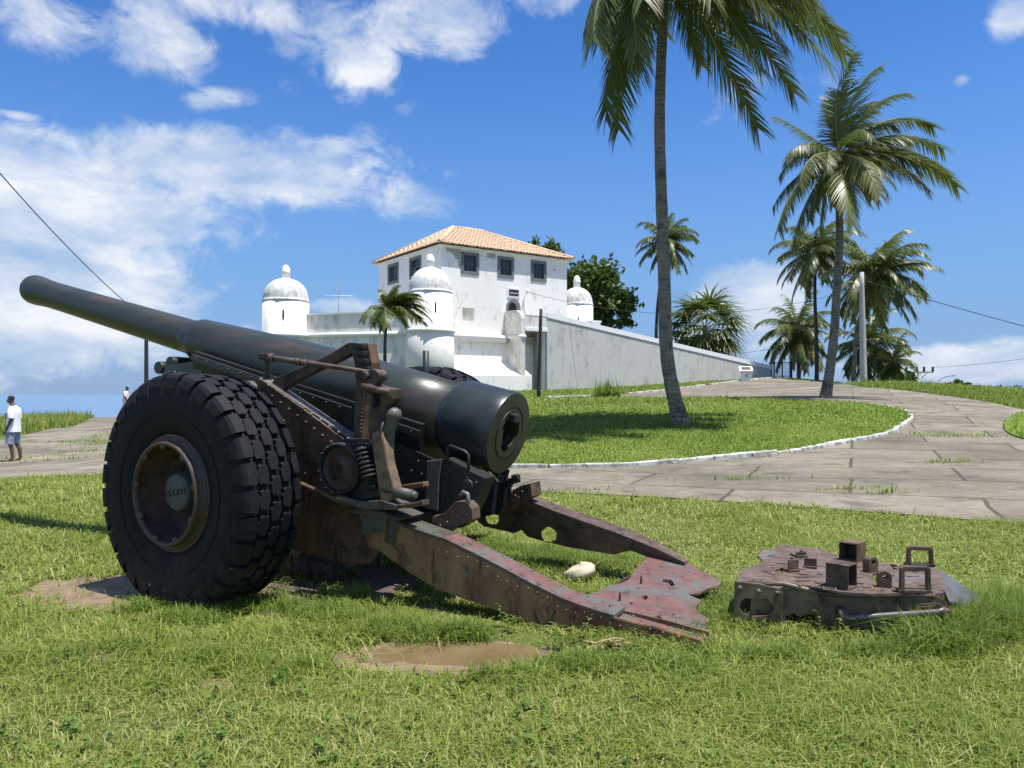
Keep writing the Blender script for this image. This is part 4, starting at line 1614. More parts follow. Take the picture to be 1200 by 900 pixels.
# young palm in front of the curtain wall
b_ = W(451, 462, 41)
b_.z = gz(b_.x, b_.y)
ex = []
for (tx, ty, dep, up, dr, tn, hg) in [(437, 368, -.4, 50, 1.6, .3, .7), (432, 380, .4, 55, 1.9, .3, .7), (442, 352, .5, 30, 1.2, .25, .6), (462, 343, -.3, 18, 1.0, .3, .5), (480, 352, .3, 30, 1.2, .25, .5), (487, 372, -.5, 45, 1.5, .3, .6), (484, 386, .4, 52, 1.8, .3, .7), (475, 384, -.7, 55, 1.8, .3, .7),
                                      (470, 350, .7, 25, 1.1, .2, .5), (448, 390, .8, 60, 2, .3, .7), (466, 386, .8, 60, 2, .25, .7), (455, 346, .6, 20, 1.0, .3, .5), (485, 362, .6, 38, 1.4, .2, .5), (440, 384, -.8, 58, 2, .3, .7)]:
    ex += [screen_frond(455, 364, tx, ty, dep, up, dr, tn, hg, 41), screen_frond(455, 364, tx * 1.002 + 2, ty + 3, -dep - .2, up + 6, dr, tn, hg, 41)]
coconut_palm('small dark young palm in front of the middle domed tower', b_, W(455, 364, 41), [W(451, 430, 41), W(451.5, 395, 41)], .11, .075, 1.5, 0, 59, (.35, 0, 0), ex, group='coconut palms around the fort', tmat=M['trunk_dark'], flare=1.2, dry=0, nuts=False, nl=44, name='young_palm', leaf=.36, wd=.12, lscale=1.3)


def fan_palm(label, base, crown, r_, n, seed):
    rr = random.Random(seed)
    o = empty('fan_palm', base)
    tag(o, label, 'palm tree')
    b0 = Vector(base)
    c = Vector(crown) - b0
    trunk([(0, 0, -.2), c * .5, c], .25, .22, M['trunk_dark'], o, 1.2)
    lv, dv, rb_ = Leaves(), Leaves(), MB()
    for k in range(n):
        u = (k + .5) / n
        a = k * 2.399963
        e = R(72 - 125 * u ** .85)
        d = Vector((1.12 * math.cos(a) * math.cos(e), math.sin(a) * math.cos(e), math.sin(e)))
        hub = c + d * r_ * rr.uniform(.42, .6)
        rb_.tube([c, c.lerp(hub, .5) + Vector((0, 0, .08)), hub], [.03, .022, .016], 5)
        tgt = dv if u > .86 else lv
        side = d.cross(Vector((0, 0, 1))).normalized()
        up = side.cross(d).normalized()
        for j in range(24):
            th = R(-115 + 230 * j / 23)
            v = (d * math.cos(th) + side * math.sin(th)).normalized() + up * .12 * (1 if j % 2 else -1) - Vector((0, 0, .12))
            tgt.strip(hub, v, (side * math.cos(th) - d * math.sin(th)), r_ * .62 * (.75 + .25 * math.cos(th)) * rr.uniform(.9, 1.08), .24, 1.1, max(0, min(1, (.42 if tgt is lv else .6) + rr.uniform(-.2, .2))), 3)
    lv.build('crown', M['palm'], o)
    dv.build('dead_fronds', M['palm_dry'], o)
    rb_.build('leaf_stalks', M['rachis'], o)


b_ = W(827, 447, 69)
b_.z = gz(b_.x, b_.y)
fan_palm('bushy fan palm with stiff round leaves rising behind the ramp wall', b_, W(826, 384, 69), 4.3, 40, 61)


def leafy_tree(name, label, base, blobs, mat, n, size, seed, group=None, trunk_r=.3, cat='tree', tones=(0, 1)):
    """blobs: (centre, radii) clumps relative to the base; many small leaf faces through the volume"""
    rr = np.random.default_rng(seed)
    o = empty(name, base)
    tag(o, label, cat, group)
    vs, tn = [], []
    tot = sum(b2[1][0] * b2[1][1] * b2[1][2] for b2 in blobs) if blobs else 1
    for c, rad in blobs:
        k = max(60, int(n * (rad[0] * rad[1] * rad[2]) / tot))
        # sub-clumps on the shell of every blob
        ns = max(6, k // 90)
        dirs = rr.normal(size=(ns, 3))
        dirs /= np.linalg.norm(dirs, axis=1)[:, None]
        cc = np.array(c) + dirs * np.array(rad) * rr.uniform(.45, 1.0, (ns, 1))
        idx = rr.integers(0, ns, k)
        loc = rr.normal(size=(k, 3)) * .30 * min(rad) * rr.uniform(.5, 1, (k, 1))
        p = cc[idx] + loc
        a = rr.normal(size=(k, 3))
        a /= np.linalg.norm(a, axis=1)[:, None]
        b2 = np.cross(a, rr.normal(size=(k, 3)))
        b2 /= np.linalg.norm(b2, axis=1)[:, None] + 1e-9
        s = size * rr.uniform(.6, 1.3, (k, 1))
        quad = np.stack([p - a * s, p + b2 * s * .5, p + a * s, p - b2 * s * .5], 1)
        vs.append(quad.reshape(-1, 3))
        tone = np.clip(rr.uniform(.15, .75, ns)[idx] + rr.normal(0, .12, k), tones[0], tones[1])
        tn.append(np.repeat(tone, 4))
    vs = np.concatenate(vs)
    tn = np.concatenate(tn)
    leaf_mesh('crown', vs, [np.arange(len(vs)).reshape(-1, 4)], tn, mat, o)
    if trunk_r:
        mb = MB()
        top = Vector(blobs[0][0])
        mb.tube([(0, 0, -.3), (top.x * .3, top.y * .3, top.z * .45), (top.x * .7, top.y * .7, top.z * .8)], [trunk_r, trunk_r * .8, trunk_r * .5], 10)
        for c, rad in blobs:
            mb.tube([(top.x * .3, top.y * .3, top.z * .45), (Vector(c) + Vector((top.x * .3, top.y * .3, top.z * .45))) / 2 + Vector((0, 0, .2)), Vector(c)], [trunk_r * .55, trunk_r * .35, trunk_r * .12], 7)
        mb.build('trunk', M['bark'], o)
    return o


def screen_blobs(base, lst, Y):
    """(px, py, half width px, half height px, depth offset)"""
    res = []
    for (px, py, rx, ry, dd) in lst:
        c = W(px, py, Y + dd) - Vector(base)
        k = Y / F
        res.append((tuple(c), (rx * k, min(rx, ry) * k * 1.1, ry * k)))
    return res


b_ = W(705, 450, 74)
b_.z = gz(b_.x, b_.y)
leafy_tree('leafy_tree', 'big dense green tree rising behind the right domed tower', b_, screen_blobs(b_, [(703, 345, 26, 28, 0), (680, 330, 22, 22, -1), (724, 352, 20, 20, 1), (700, 322, 26, 18, 0), (735, 372, 15, 12, -1), (672, 352, 18, 22, 2), (715, 372, 24, 14, 1)], 74), M['broadleaf'], 9000, .30, 71, 'broadleaf trees behind the fort', .4)
b_ = W(640, 450, 70)
b_.z = gz(b_.x, b_.y)
leafy_tree('leafy_tree', 'treetop peeking above the right end of the tiled roof', b_, screen_blobs(b_, [(634, 294, 16, 14, 0), (648, 299, 14, 14, 0), (622, 296, 14, 13, 1), (640, 320, 24, 22, 1)], 70), M['broadleaf'], 3500, .26, 73, 'broadleaf trees behind the fort', .35)
for k, (lab, px, Y, lst) in enumerate([
    ('low dark rounded tree at the far right beyond the crest', 1185, 82, [(1180, 461, 26, 7, 0), (1205, 460, 24, 8, 2), (1162, 463, 14, 5, 0)]),
    ('small dark bush on the crest left of the far right trees', 1120, 70, [(1118, 452, 14, 5, 0), (1106, 454, 8, 4, 1), (1130, 454, 10, 4, 0)]),
    ('shaggy shrub under the palm clump to the right of the concrete pole', 1058, 62, [(1052, 440, 12, 8, 0), (1066, 442, 10, 6, 0), (1040, 442, 10, 8, 1)])]):
    b_ = W(px, 462, Y)
    b_.z = gz(b_.x, b_.y)
    leafy_tree('shrub', lab, b_, screen_blobs(b_, lst, Y), M['broadleaf'], 2600, .2, 80 + k, None, .12, 'shrub')

# spiky plant on the lawn
p = ground_px(712, 467)
ag = empty('spiky_shrub', p)
tag(ag, 'clump of long bright green arching leaves on the lawn below the ramp wall', 'shrub')
lv = Leaves()
rr = random.Random(91)
for k in range(230):
    a = rr.uniform(0, 2 * math.pi)
    e = R(rr.uniform(20, 85))
    d = Vector((math.cos(a) * math.cos(e), math.sin(a) * math.cos(e), math.sin(e)))
    lv.strip(Vector((rr.gauss(0, .3), rr.gauss(0, .2), 0)), d, d.cross(Vector((0, 0, 1))).normalized(), rr.uniform(.7, 1.25), .075, rr.uniform(.4, 1.3), rr.uniform(.1, .9), 4)
lv.build('leaves', M['weed'], ag)


# ------------------------------------------------------------------ the field gun
GO = Vector((-.018, 5.3, 0))
GA = R(-28)
ca, sa = math.cos(GA), math.sin(GA)
gun = empty('field_gun', GO, GA)
tag(gun, 'old dark green artillery gun on big rubber tyres with a rusty forked trail', 'cannon')


def GP(px, py, lat):
    """point of the gun seen at a photograph pixel, in the upright plane at sideways distance lat from the bore"""
    r_ = (px - 600) / F
    # local x axis = (ca, sa), local y axis = (-sa, ca)
    s = (r_ * (GO.y + ca * lat) - GO.x + sa * lat) / (ca - r_ * sa)
    Y = GO.y + sa * s + ca * lat
    return Vector((s, lat, H + (HOR - py) / F * Y))


def GQ(px, py, plane):
    """point where the pixel ray meets a sloping plane z = c0 + c1 s + c2 lat"""
    dw = Vector(((px - 600) / F, 1, (HOR - py) / F))
    o = Vector((0, 0, H)) - GO
    ol = Vector((o.x * ca + o.y * sa, -o.x * sa + o.y * ca, o.z))
    dl_ = Vector((dw.x * ca + dw.y * sa, -dw.x * sa + dw.y * ca, dw.z))
    c0, c1, c2 = plane
    t_ = (c0 + c1 * ol.x + c2 * ol.y - ol.z) / (dl_.z - c1 * dl_.x - c2 * dl_.y)
    return ol + dl_ * t_


EL = math.atan2(1.353, 5.58)
AX = Vector((-math.cos(EL), 0, math.sin(EL)))
NU = Vector((math.sin(EL), 0, math.cos(EL)))
LT = Vector((0, 1, 0))
BR = Vector((0, 0, 1.067))


def BF(t_, v, w_):
    return BR + AX * t_ + LT * v + NU * w_


# --- barrel
mb = MB()
mb.lathe([(.36, .246), (.9, .252), (1.5, .250), (2.05, .238), (2.6, .213), (3.10, .190), (3.15, .186), (3.17, .176), (3.175, .156), (3.3, .153), (4.2, .144), (5.1, .136), (5.38, .136), (5.52, .142), (5.62, .150), (5.69, .150), (5.72, .143), (5.73, .125), (5.73, .08), (5.5, .078)],
         BR, AX, 72, True, True, True)
mb.build('barrel', M['gun'], gun)
mb = MB()
mb.lathe([(.455, .247), (.40, .281), (.375, .288), (.1, .291), (.02, .291), (.004, .284)], BR, AX, 72, True, False, False)
br = mb.build('breech_ring', M['breech'], gun)
# breech face: raised olive ring, groove, interrupted screw opening
mb = MB()
seg = 96
rings = []


def star(k, r0_, r1_):
    th = 2 * math.pi * k / seg
    return r1_ if int((th + .3) / (math.pi / 3)) % 2 == 0 else r0_


def ringpts(fr, t_):
    return [BF(t_, (fr(k) if callable(fr) else fr) * math.cos(2 * math.pi * k / seg), (fr(k) if callable(fr) else fr) * math.sin(2 * math.pi * k / seg)) for k in range(seg)]


lst = [(.284, .004), (.192, .0), (.188, .008), (.178, .008), (.174, -.002), (lambda k: star(k, .098, .128), -.002)]
for j in range(16):
    lst.append((lambda k, j=j: star(k, .098 + (.006 if j % 2 else 0), .128), .02 + j * .022))
lst.append((.03, .40))
vs, fs = [], []
for (fr, t_) in lst:
    vs += ringpts(fr, t_)
for i in range(len(lst) - 1):
    for k in range(seg):
        k2 = (k + 1) % seg
        fs.append((i * seg + k, i * seg + k2, (i + 1) * seg + k2, (i + 1) * seg + k))
mb.add(vs, fs, False)
fs_ = mb.build('breech_face', M['breech_face'], br)
mb = MB()
rot = Matrix((AX, LT, NU)).transposed()
mb.box(BF(-.008, -.02, .118), (.07, .075, .055), rot)
mb.build('breech_block_lug', M['gun_dark'], br, bevel=.006)

# --- wheels
TR, TW2 = .765, .225


def make_wheel(side):
    """side -1: outer face towards negative lat"""
    root = MB()
    sgn = side
    ax = Vector((0, sgn, 0))
    # rim: flange, raised lip, bowl
    root.lathe([(-.20, .36), (.150, .372), (.186, .377), (.192, .368), (.180, .352), (.200, .350), (.204, .342), (.196, .335), (.222, .334), (.246, .328), (.250, .318), (.246, .308), (.225, .304)], (0, 0, 0), ax, 64, True, False, False)
    for k in range(9):
        th = 2 * math.pi * (k + .3) / 9
        c = Vector((math.cos(th) * .306, 0, math.sin(th) * .306)) + ax * .212
        root.lathe([(0, .026), (.03, .026), (.034, .018)], c, ax, 12, True, True, True)
    wheel = root.build('wheel', M['rim'], gun)
    mb = MB()
    mb.lathe([(.225, .304), (.15, .302), (.06, .285), (.02, .26), (.0, .23), (-.01, .17), (-.012, .13)], (0, 0, 0), ax, 64, True, False, False)
    for k in range(10):
        th = 2 * math.pi * k / 10
        c = Vector((math.cos(th) * .2, 0, math.sin(th) * .2)) + ax * (-.012)
        mb.lathe([(0, .02), (.022, .02), (.026, .012)], c, ax, 6, False)
    mb.build('wheel_bowl', M['rim_bowl'], wheel)
    mb = MB()
    mb.lathe([(-.02, .142), (.06, .132), (.135, .124), (.152, .119), (.158, .106), (.160, .085), (.160, .001)], (0, 0, 0), ax, 48, True, False, False)
    mb.build('hub_cap', M['hub'], wheel)
    # tyre carcass
    mb = MB()
    side_p = [(.150, .365), (.178, .372), (.196, .40), (.212, .46), (.222, .53), (.224, .60), (.216, .655), (.205, .690), (.180, .708), (.10, .716), (0, .720)]
    side_p = [(w_, r_ if r_ < .45 else r_ + .017 * min(1, (r_ - .45) / .2)) for w_, r_ in side_p]
    prof = [(w_, r_) for w_, r_ in side_p] + [(-w_, r_) for w_, r_ in side_p[:-1][::-1]]
    mb.lathe(prof, (0, 0, 0), (0, 1, 0), 96, True, False, False)

    def blk(poly, th0, low, high, shrink=.93):
        """tread block: outline in (arc length, width) round th0"""
        cx = sum(p[0] for p in poly) / len(poly)
        cy = sum(p[1] for p in poly) / len(poly)
        vs = []
        for (lv_, sh) in ((low, 1.0), (high - .004, .98), (high, shrink)):
            for (a, w_) in poly:
                aa, ww = cx + (a - cx) * sh, cy + (w_ - cy) * sh
                r_ = lv_ - .030 * (abs(ww) / .2) ** 2.5
                th = th0 + aa / .74
                vs.append((r_ * math.cos(th), ww, r_ * math.sin(th)))
        n = len(poly)
        fs = [tuple(range(2 * n, 3 * n))]
        for l_ in (0, 1):
            for i in range(n):
                fs.append((l_ * n + i, l_ * n + (i + 1) % n, (l_ + 1) * n + (i + 1) % n, (l_ + 1) * n + i))
        mb.add(vs, fs)
    NB = 31
    P_ = 2 * math.pi * .74 / NB
    rw = random.Random(4)
    hexb = [(-.48, -.028), (-.30, -.040), (.10, -.040), (.22, -.030), (.40, -.030), (.48, -.012), (.40, .018), (.48, .030), (.28, .040), (-.12, .040), (-.22, .030), (-.42, .030), (-.50, .010), (-.42, -.012)]
    for k in range(NB):
        th = 2 * math.pi * k / NB
        for (row, off) in ((-.086, 0), (0, .5), (.086, 0)):
            blk([(a * P_ * .88, row + w_ * .97) for a, w_ in hexb], th + (off + .0) * 2 * math.pi / NB, .712, TR, .90)
    NS = 29
    PS = 2 * math.pi * .74 / NS
    for k in range(NS):
        for sg in (-1, 1):
            th = 2 * math.pi * (k + (.25 if sg > 0 else 0)) / NS
            long_ = .07 if k % 2 else .045
            # shoulder lug wrapping down the side wall
            vs = []
            cross = [(.132, .722, .724), (.134, .768, .735), (.196, .755, .72), (.212, .732, .70), (.2255, .707 - long_ * .55, .60), (.219, .677 - long_, .60)]
            for (aw, f0) in ((-.40, 1.0), (.0, 1.0), (.40, 1.0)):
                for j, (w_, r_, _) in enumerate(cross):
                    tt = th + aw * PS * (1.0 if j < 4 else .72) / .74
                    ww = w_ + (.008 * (abs(aw) > .1) if j < 2 else 0)
                    vs.append((r_ * math.cos(tt), sg * ww, r_ * math.sin(tt)))
            n = len(cross)
            fs = []
            for a in (0, 1):
                for j in range(n - 1):
                    fs.append((a * n + j, a * n + j + 1, (a + 1) * n + j + 1, (a + 1) * n + j))
            fs += [tuple(range(n)), tuple(range(3 * n - 1, 2 * n - 1, -1))]
            mb.add(vs, fs)
    # moulded ring on the side wall
    for sg in (-1, 1):
        mb.lathe([(.2215 * sg, .507), (.2240 * sg, .512), (.2232 * sg, .517)], (0, 0, 0), (0, 1, 0), 96, True, False, False)
    tyre = mb.build('tyre', M['rubber'], wheel)
    return wheel


def text_mesh(body, size, depth, mat, name, parent, mtx):
    cu = bpy.data.curves.new(name, 'FONT')
    cu.body = body
    cu.size = size
    cu.extrude = depth
    cu.align_x = 'CENTER'
    cu.align_y = 'CENTER'
    cu.space_character = 1.12
    tmp = bpy.data.objects.new(name, cu)
    COL.objects.link(tmp)
    dg = bpy.context.evaluated_depsgraph_get()
    me = bpy.data.meshes.new_from_object(tmp.evaluated_get(dg))
    bpy.data.objects.remove(tmp)
    me.materials.clear()
    me.materials.append(mat)
    o = bpy.data.objects.new(name, me)
    COL.objects.link(o)
    o.parent = parent
    o.matrix_local = mtx
    return o


wc = GP(209, 577, -1.31)
near_w = make_wheel(-1)
near_w.location = (wc.x + .045, -1.20, .712)
near_w.rotation_euler = (0, 0, R(-4))
# lettering cast into the hub cap, upside down as the wheel stands
m4 = Matrix.Translation((0.0, -.1605, .004)) @ Matrix.Rotation(R(90), 4, 'X') @ Matrix.Rotation(R(191), 4, 'Z')
text_mesh('EUCLID', .057, .004, M['gun_dark'], 'hub_lettering', near_w, m4)
far_w = make_wheel(1)
far_w.location = (wc.x + .22, 1.24, TR + .06)
far_w.rotation_euler = (0, R(9), 0)
ws = wc.x

# --- axle and under carriage
mb = MB()
mb.tube([(ws, -1.05, .70), (ws, 1.05, .78)], .095, 16)
mb.lathe([(0, .2), (.12, .2), (.2, .13)], (ws, -.98, .705), (0, 1, 0), 24)
mb.lathe([(0, .2), (.12, .2), (.2, .13)], (ws, .98, .775), (0, -1, 0), 24)
mb.build('axle', M['rust_dark'], gun)
mb = MB()
mb.prism([(-2.1, -.56, .95), (-2.1, -.56, .50), (-1.7, -.56, .36), (-1.0, -.56, .34), (-.62, -.56, .42), (-.6, -.56, .62), (-1.2, -.56, .9)], (0, 1.14, 0))
mb.build('carriage_shade_block', M['black'], gun, bevel=.015)  # solid box added to block light; its black paints the interior shade

# --- side cheeks
LN = -.66
ck = [(297, 447), (306, 445), (342, 470), (411, 521), (436, 548), (452, 590), (470, 612), (448, 640), (440, 652), (432, 661), (410, 661), (372, 652), (330, 640), (292, 610), (282, 520), (288, 466)]
pk = [GP(x, y, LN) for x, y in ck]


def cheek(sign, dz):
    mb = MB()
    P2 = [Vector((p.x, p.y * -sign, p.z + dz)) for p in pk]
    mb.prism(P2, (0, .022, 0))
    # rivets along the upper flange and inside rows
    if sign < 0:
        for (a, b2, n) in (((316, 462), (405, 531), 9), ((330, 487), (372, 590), 5), ((316, 500), (352, 620), 5), ((388, 640), (432, 655), 4), ((300, 470), (300, 600), 5)):
            for k in range(n):
                u = (k + .3) / n
                mb.rivet(GP(a[0] + (b2[0] - a[0]) * u, a[1] + (b2[1] - a[1]) * u, LN), (0, -1, 0), .0125)
    return mb.build('cheek_plate', M['rust'] if sign < 0 else M['rust_dark'], gun)


near_c = cheek(-1, 0)
far_c = cheek(1, .1)
# bright worn flange on the cheek edge
f0, f1 = GP(299, 445, LN), GP(412, 521, LN)


def flange(sign, dz, mat):
    mb = MB()
    a, b2 = Vector((f0.x, f0.y * -sign, f0.z + dz)), Vector((f1.x, f1.y * -sign, f1.z + dz))
    d = (b2 - a).normalized()
    n = Vector((-d.z, 0, d.x))
    if n.z < 0:
        n = -n
    s = Vector((0, sign, 0))
    y0, y1 = (-.035, .135)
    mb.prism([a - s * y0 * -1, b2 - s * y0 * -1, b2 - s * y1, a - s * y1], n * .022)
    L_ = (b2 - a).length
    if sign < 0:
        for k in range(11):
            for yy in (.0, .10):
                mb.rivet(a + d * L_ * (k + .5) / 11 - s * yy + n * .022, n, .011)
    return mb.build('cheek_flange', mat, gun, bevel=.004)


flange(-1, 0, M['steel_light'])
flange(1, .1, M['green_rust'])
# trunnion bearing caps over the cheek tops
for sg, dz in ((-1, 0), (1, .1)):
    mb = MB()
    tb = GP(296, 452, LN)
    mb.lathe([(0, .085), (.16, .085), (.17, .07)], (tb.x - .02, sg * .70, tb.z + dz - .05), (0, -sg, 0), 24)
    mb.lathe([(-.02, .05), (0, .055)], (tb.x - .02, sg * .70, tb.z + dz - .05), (0, -sg, 0), 16)
    mb.build('trunnion_cap', M['green_rust'], gun, bevel=.006)

# --- cradle and recoil gear under the barrel
mb = MB()
n = 20
ts = np.linspace(.52, 2.92, 12)
vs, fs = [], []
for t_ in ts:
    rr_ = .31 - .05 * (t_ - .5) / 2.9
    for k in range(n + 1):
        th = math.pi + math.pi * k / n
        vs.append(BF(t_, rr_ * .98 * math.cos(th), rr_ * math.sin(th) * 1.18 - .06))
for i in range(len(ts) - 1):
    for k in range(n):
        a = i * (n + 1) + k
        fs.append((a, a + 1, a + n + 2, a + n + 1))
fs.append(tuple(range(n + 1)))
fs.append(tuple((len(ts) - 1) * (n + 1) + k for k in range(n, -1, -1)))
for i in range(len(ts) - 1):
    a = i * (n + 1)
    fs.append((a, a + n + 1, a + 2 * n + 1, a + n))
mb.add(vs, fs, False)
cradle = mb.build('cradle', M['gun_dark'], gun)
mb = MB()
for sg in (-1, 1):
    a, b2 = BF(.50, sg * .315, -.10), BF(2.88, sg * .275, -.08)
    d = (b2 - a)
    mb.prism([a, b2, b2 + NU * -.045, a + NU * -.045], LT * sg * .035)
    for k in range(18):
        mb.rivet(a.lerp(b2, (k + .5) / 18) + NU * -.02 + LT * sg * .035, LT * sg, .010)
mb.build('cradle_rail', M['gun'], cradle)
# riveted side plate of the cradle seen behind the elevating gear
mb = MB()
lat = -.335
mb.prism([GP(x, y, lat) for x, y in ((455, 514), (531, 549), (527, 600), (470, 600), (440, 590), (438, 530))], (0, .02, 0))
for (px, py) in ((466, 528), (478, 535), (490, 541), (502, 547), (460, 540), (470, 546), (482, 552), (494, 556), (460, 555), (474, 560)):
    mb.rivet(GP(px, py, lat), (0, -1, 0), .012)
mb.build('cradle_side_plate', M['gun_dark'], cradle)
# rear bracket with rivets
mb = MB()
lat = -.40
mb.prism([GP(x, y, lat) for x, y in ((499, 540), (521, 537), (530, 541), (560, 556), (569, 560), (563, 575), (557, 590), (549, 606), (515, 604), (497, 598))], (0, .14, 0))
for (px, py) in ((526, 552), (536, 556), (547, 560), (558, 566), (524, 562), (534, 567), (545, 571), (556, 575), (528, 580), (520, 572), (519, 585), (523, 595)):
    mb.rivet(GP(px, py, lat), (0, -1, 0), .014)
mb.lathe([(0, .05), (.012, .048), (.014, .03)], GP(548, 570, lat), (0, -1, 0), 16)
mb.build('rear_bracket', M['gun_dark'], cradle, bevel=.006)
mb = MB()
mb.prism([GP(x, y, -.42) for x, y in ((500, 540), (517, 538), (514, 565), (513, 599), (498, 596))], (0, .018, 0))
mb.build('bracket_cover', M['green_rust'], cradle, bevel=.006)
# far side of the same
mb = MB()
mb.prism([GP(x, y, .22) for x, y in ((562, 562), (584, 566), (597, 561), (606, 556), (607, 562), (598, 568), (592, 574), (590, 596), (584, 604), (570, 602), (556, 598))], (0, .05, 0))
mb.prism([GP(x, y, .05) for x, y in ((556, 566), (580, 568), (576, 604), (560, 606), (550, 600))], (0, .05, 0))
mb.build('rear_bracket', M['black'], cradle, bevel=.006)
# grab handle
mb = MB()
hp = [(525, 545), (524, 526), (527, 522), (545, 529), (549, 533), (549, 551)]
mb.tube([GP(x, y, -.40) for x, y in hp], .0105, 8)
mb.build('grab_handle', M['gun_dark'], gun)
# front end of the cradle with rollers
mb = MB()
mb.prism([BF(2.80, -.24, -.10), BF(3.05, -.22, -.19), BF(3.30, -.2, -.27), BF(3.35, -.2, -.40), BF(2.80, -.24, -.46)], LT * .44)
for (t_, w_) in ((3.26, -.235), (3.40, -.31)):
    mb.lathe([(0, .055), (.42, .055)], BF(t_, -.2, w_), LT, 16)
for k in range(6):
    mb.rivet(BF(2.86 + k * .075, -.235 + .005 * k, -.25 - .012 * k), -LT, .012)
mb.build('cradle_nose', M['gun'], cradle, bevel=.006)

# --- trail legs
LO = -.69
top_n = [(420, 596), (440, 603), (462, 611), (490, 622), (520, 632), (555, 649), (590, 667), (625, 686), (660, 703), (690, 714), (720, 723), (770, 735), (822, 749)]
bot_n = [(822, 770), (770, 766), (720, 759), (690, 750), (660, 741), (625, 732), (600, 722), (555, 706), (510, 690), (475, 668), (445, 646), (430, 640)]


def leg_outer():
    mb = MB()
    P2 = [GP(x, y, LO) for x, y in top_n + bot_n]
    mb.prism(P2, (0, .016, 0))
    # double plate along the upper third with its rivets, plus worn bolt discs
    up = [GP(x, y, LO) for x, y in top_n[1:]]
    lo = []
    for (x, y) in top_n[1:]:
        f_ = 22 - 12 * (x - 440) / 380
        lo.append(GP(x, y + f_, LO))
    mb.prism([p + Vector((0, -.007, -.004)) for p in up] + [p + Vector((0, -.007, 0)) for p in lo[::-1]], (0, .006, 0))
    for k in range(len(up) - 1):
        for u in (.15, .5, .85):
            a = up[k].lerp(up[k + 1], u)
            b2 = lo[k].lerp(lo[k + 1], u)
            mb.rivet(a.lerp(b2, .35 + .3 * ((k + int(u * 4)) % 2)) + Vector((0, -.007, 0)), (0, -1, 0), .0092)
    return mb.build('trail_leg', M['leg_side'], gun, bevel=.003)


leg_n = leg_outer()
mb = MB()
P2 = [GP(x, y, LO + .165) for x, y in top_n + bot_n]
P2 = []
for (x, y) in top_n + bot_n:
    q = GP(x, y, LO)
    P2.append(Vector((q.x, LO + .155, q.z - .004)))
mb.prism(P2, (0, .012, 0))
mb.build('inner_web', M['leg_side'], leg_n)


def leg_cap(pts, y0, y1, up, mat, parent, name='leg_top_plate', riv=True, taper=False):
    """strip that follows the upper edge of a leg"""
    mb = MB()
    vs = []
    n = len(pts)
    for i, p in enumerate(pts):
        e_ = y1 if not taper or i < n - 3 else y0 + (y1 - y0) * (.85, .65, .4)[i - n + 3]
        vs += [(p.x, y0, p.z - .012), (p.x, y0, p.z + up), (p.x, e_, p.z + up), (p.x, e_, p.z - .012)]
    fs = []
    for i in range(n - 1):
        a = 4 * i
        fs += [(a + k, a + 4 + k, a + 4 + (k + 1) % 4, a + (k + 1) % 4) for k in range(4)]
    fs += [(0, 1, 2, 3), (4 * n - 1, 4 * n - 2, 4 * n - 3, 4 * n - 4)]
    mb.add(vs, fs)
    if riv:
        for i in range(n - 1):
            for u in (.2, .6):
                q = pts[i].lerp(pts[i + 1], u)
                for yy in (y0 + .025, y1 - .03):
                    mb.rivet((q.x, yy, q.z + up), (0, 0, 1), .0095)
    return mb.build(name, mat, parent, bevel=.006)


cap_pts = [GP(x, y, LO) for x, y in top_n]
leg_cap([p for p in cap_pts[:5]], LO - .012, LO + .172, .012, M['green_rust'], leg_n)
leg_cap([p for p in cap_pts[4:11]], LO - .010, LO + .172, .014, M['red_steel'], leg_n)
# splice collar
mb = MB()
q0, q1 = GP(455, 609, LO), GP(466, 613, LO)
mb.prism([q0 + Vector((0, -.018, .016)), q1 + Vector((0, -.018, .016)), GP(463, 640, LO) + Vector((0, -.018, 0)), GP(452, 634, LO) + Vector((0, -.018, 0))], (0, .012, 0))
for k in range(4):
    mb.rivet(GP(457 + k * .3, 615 + k * 6, LO) + Vector((0, -.018, 0)), (0, -1, 0), .012)
mb.prism([q0 + Vector((0, -.018, .016)), q1 + Vector((0, -.018, .016)), q1 + Vector((0, .19, .016)), q0 + Vector((0, .19, .016))], (0, 0, .012))
mb.build('splice_collar', M['green_rust'], leg_n, bevel=.004)
# grey box where leg and cheek meet
mb = MB()
mb.prism([GP(x, y, LO - .05) for x, y in ((424, 604), (450, 600), (452, 622), (424, 627))], (0, .14, 0))
mb.prism([GP(x, y, LO - .09) for x, y in ((404, 597), (424, 595), (448, 599), (470, 608), (466, 611), (440, 606), (410, 601))], (0, .26, 0))
mb.build('hinge_box', M['green_rust'], gun, bevel=.008)

# far leg: single web with lightening holes under a riveted flange
FLAT = .53
top_f = [(548, 572), (585, 577), (617, 587), (650, 600), (685, 612.5), (722, 625.5), (757, 639), (780, 649), (803, 661)]
bot_f = [(802, 662.5), (780, 655), (757, 652), (738, 645), (720, 650), (694, 646), (664, 641), (632, 633), (618, 629), (611, 621), (603, 625), (567, 617), (552, 604)]


def circ(px, py, rpx, lat, n=20):
    r_ = random.Random(px)
    return [GP(px + rpx * math.cos(2 * math.pi * k / n) * r_.uniform(.92, 1.06), py + rpx * math.sin(2 * math.pi * k / n) * r_.uniform(.92, 1.06), lat) for k in range(n)]


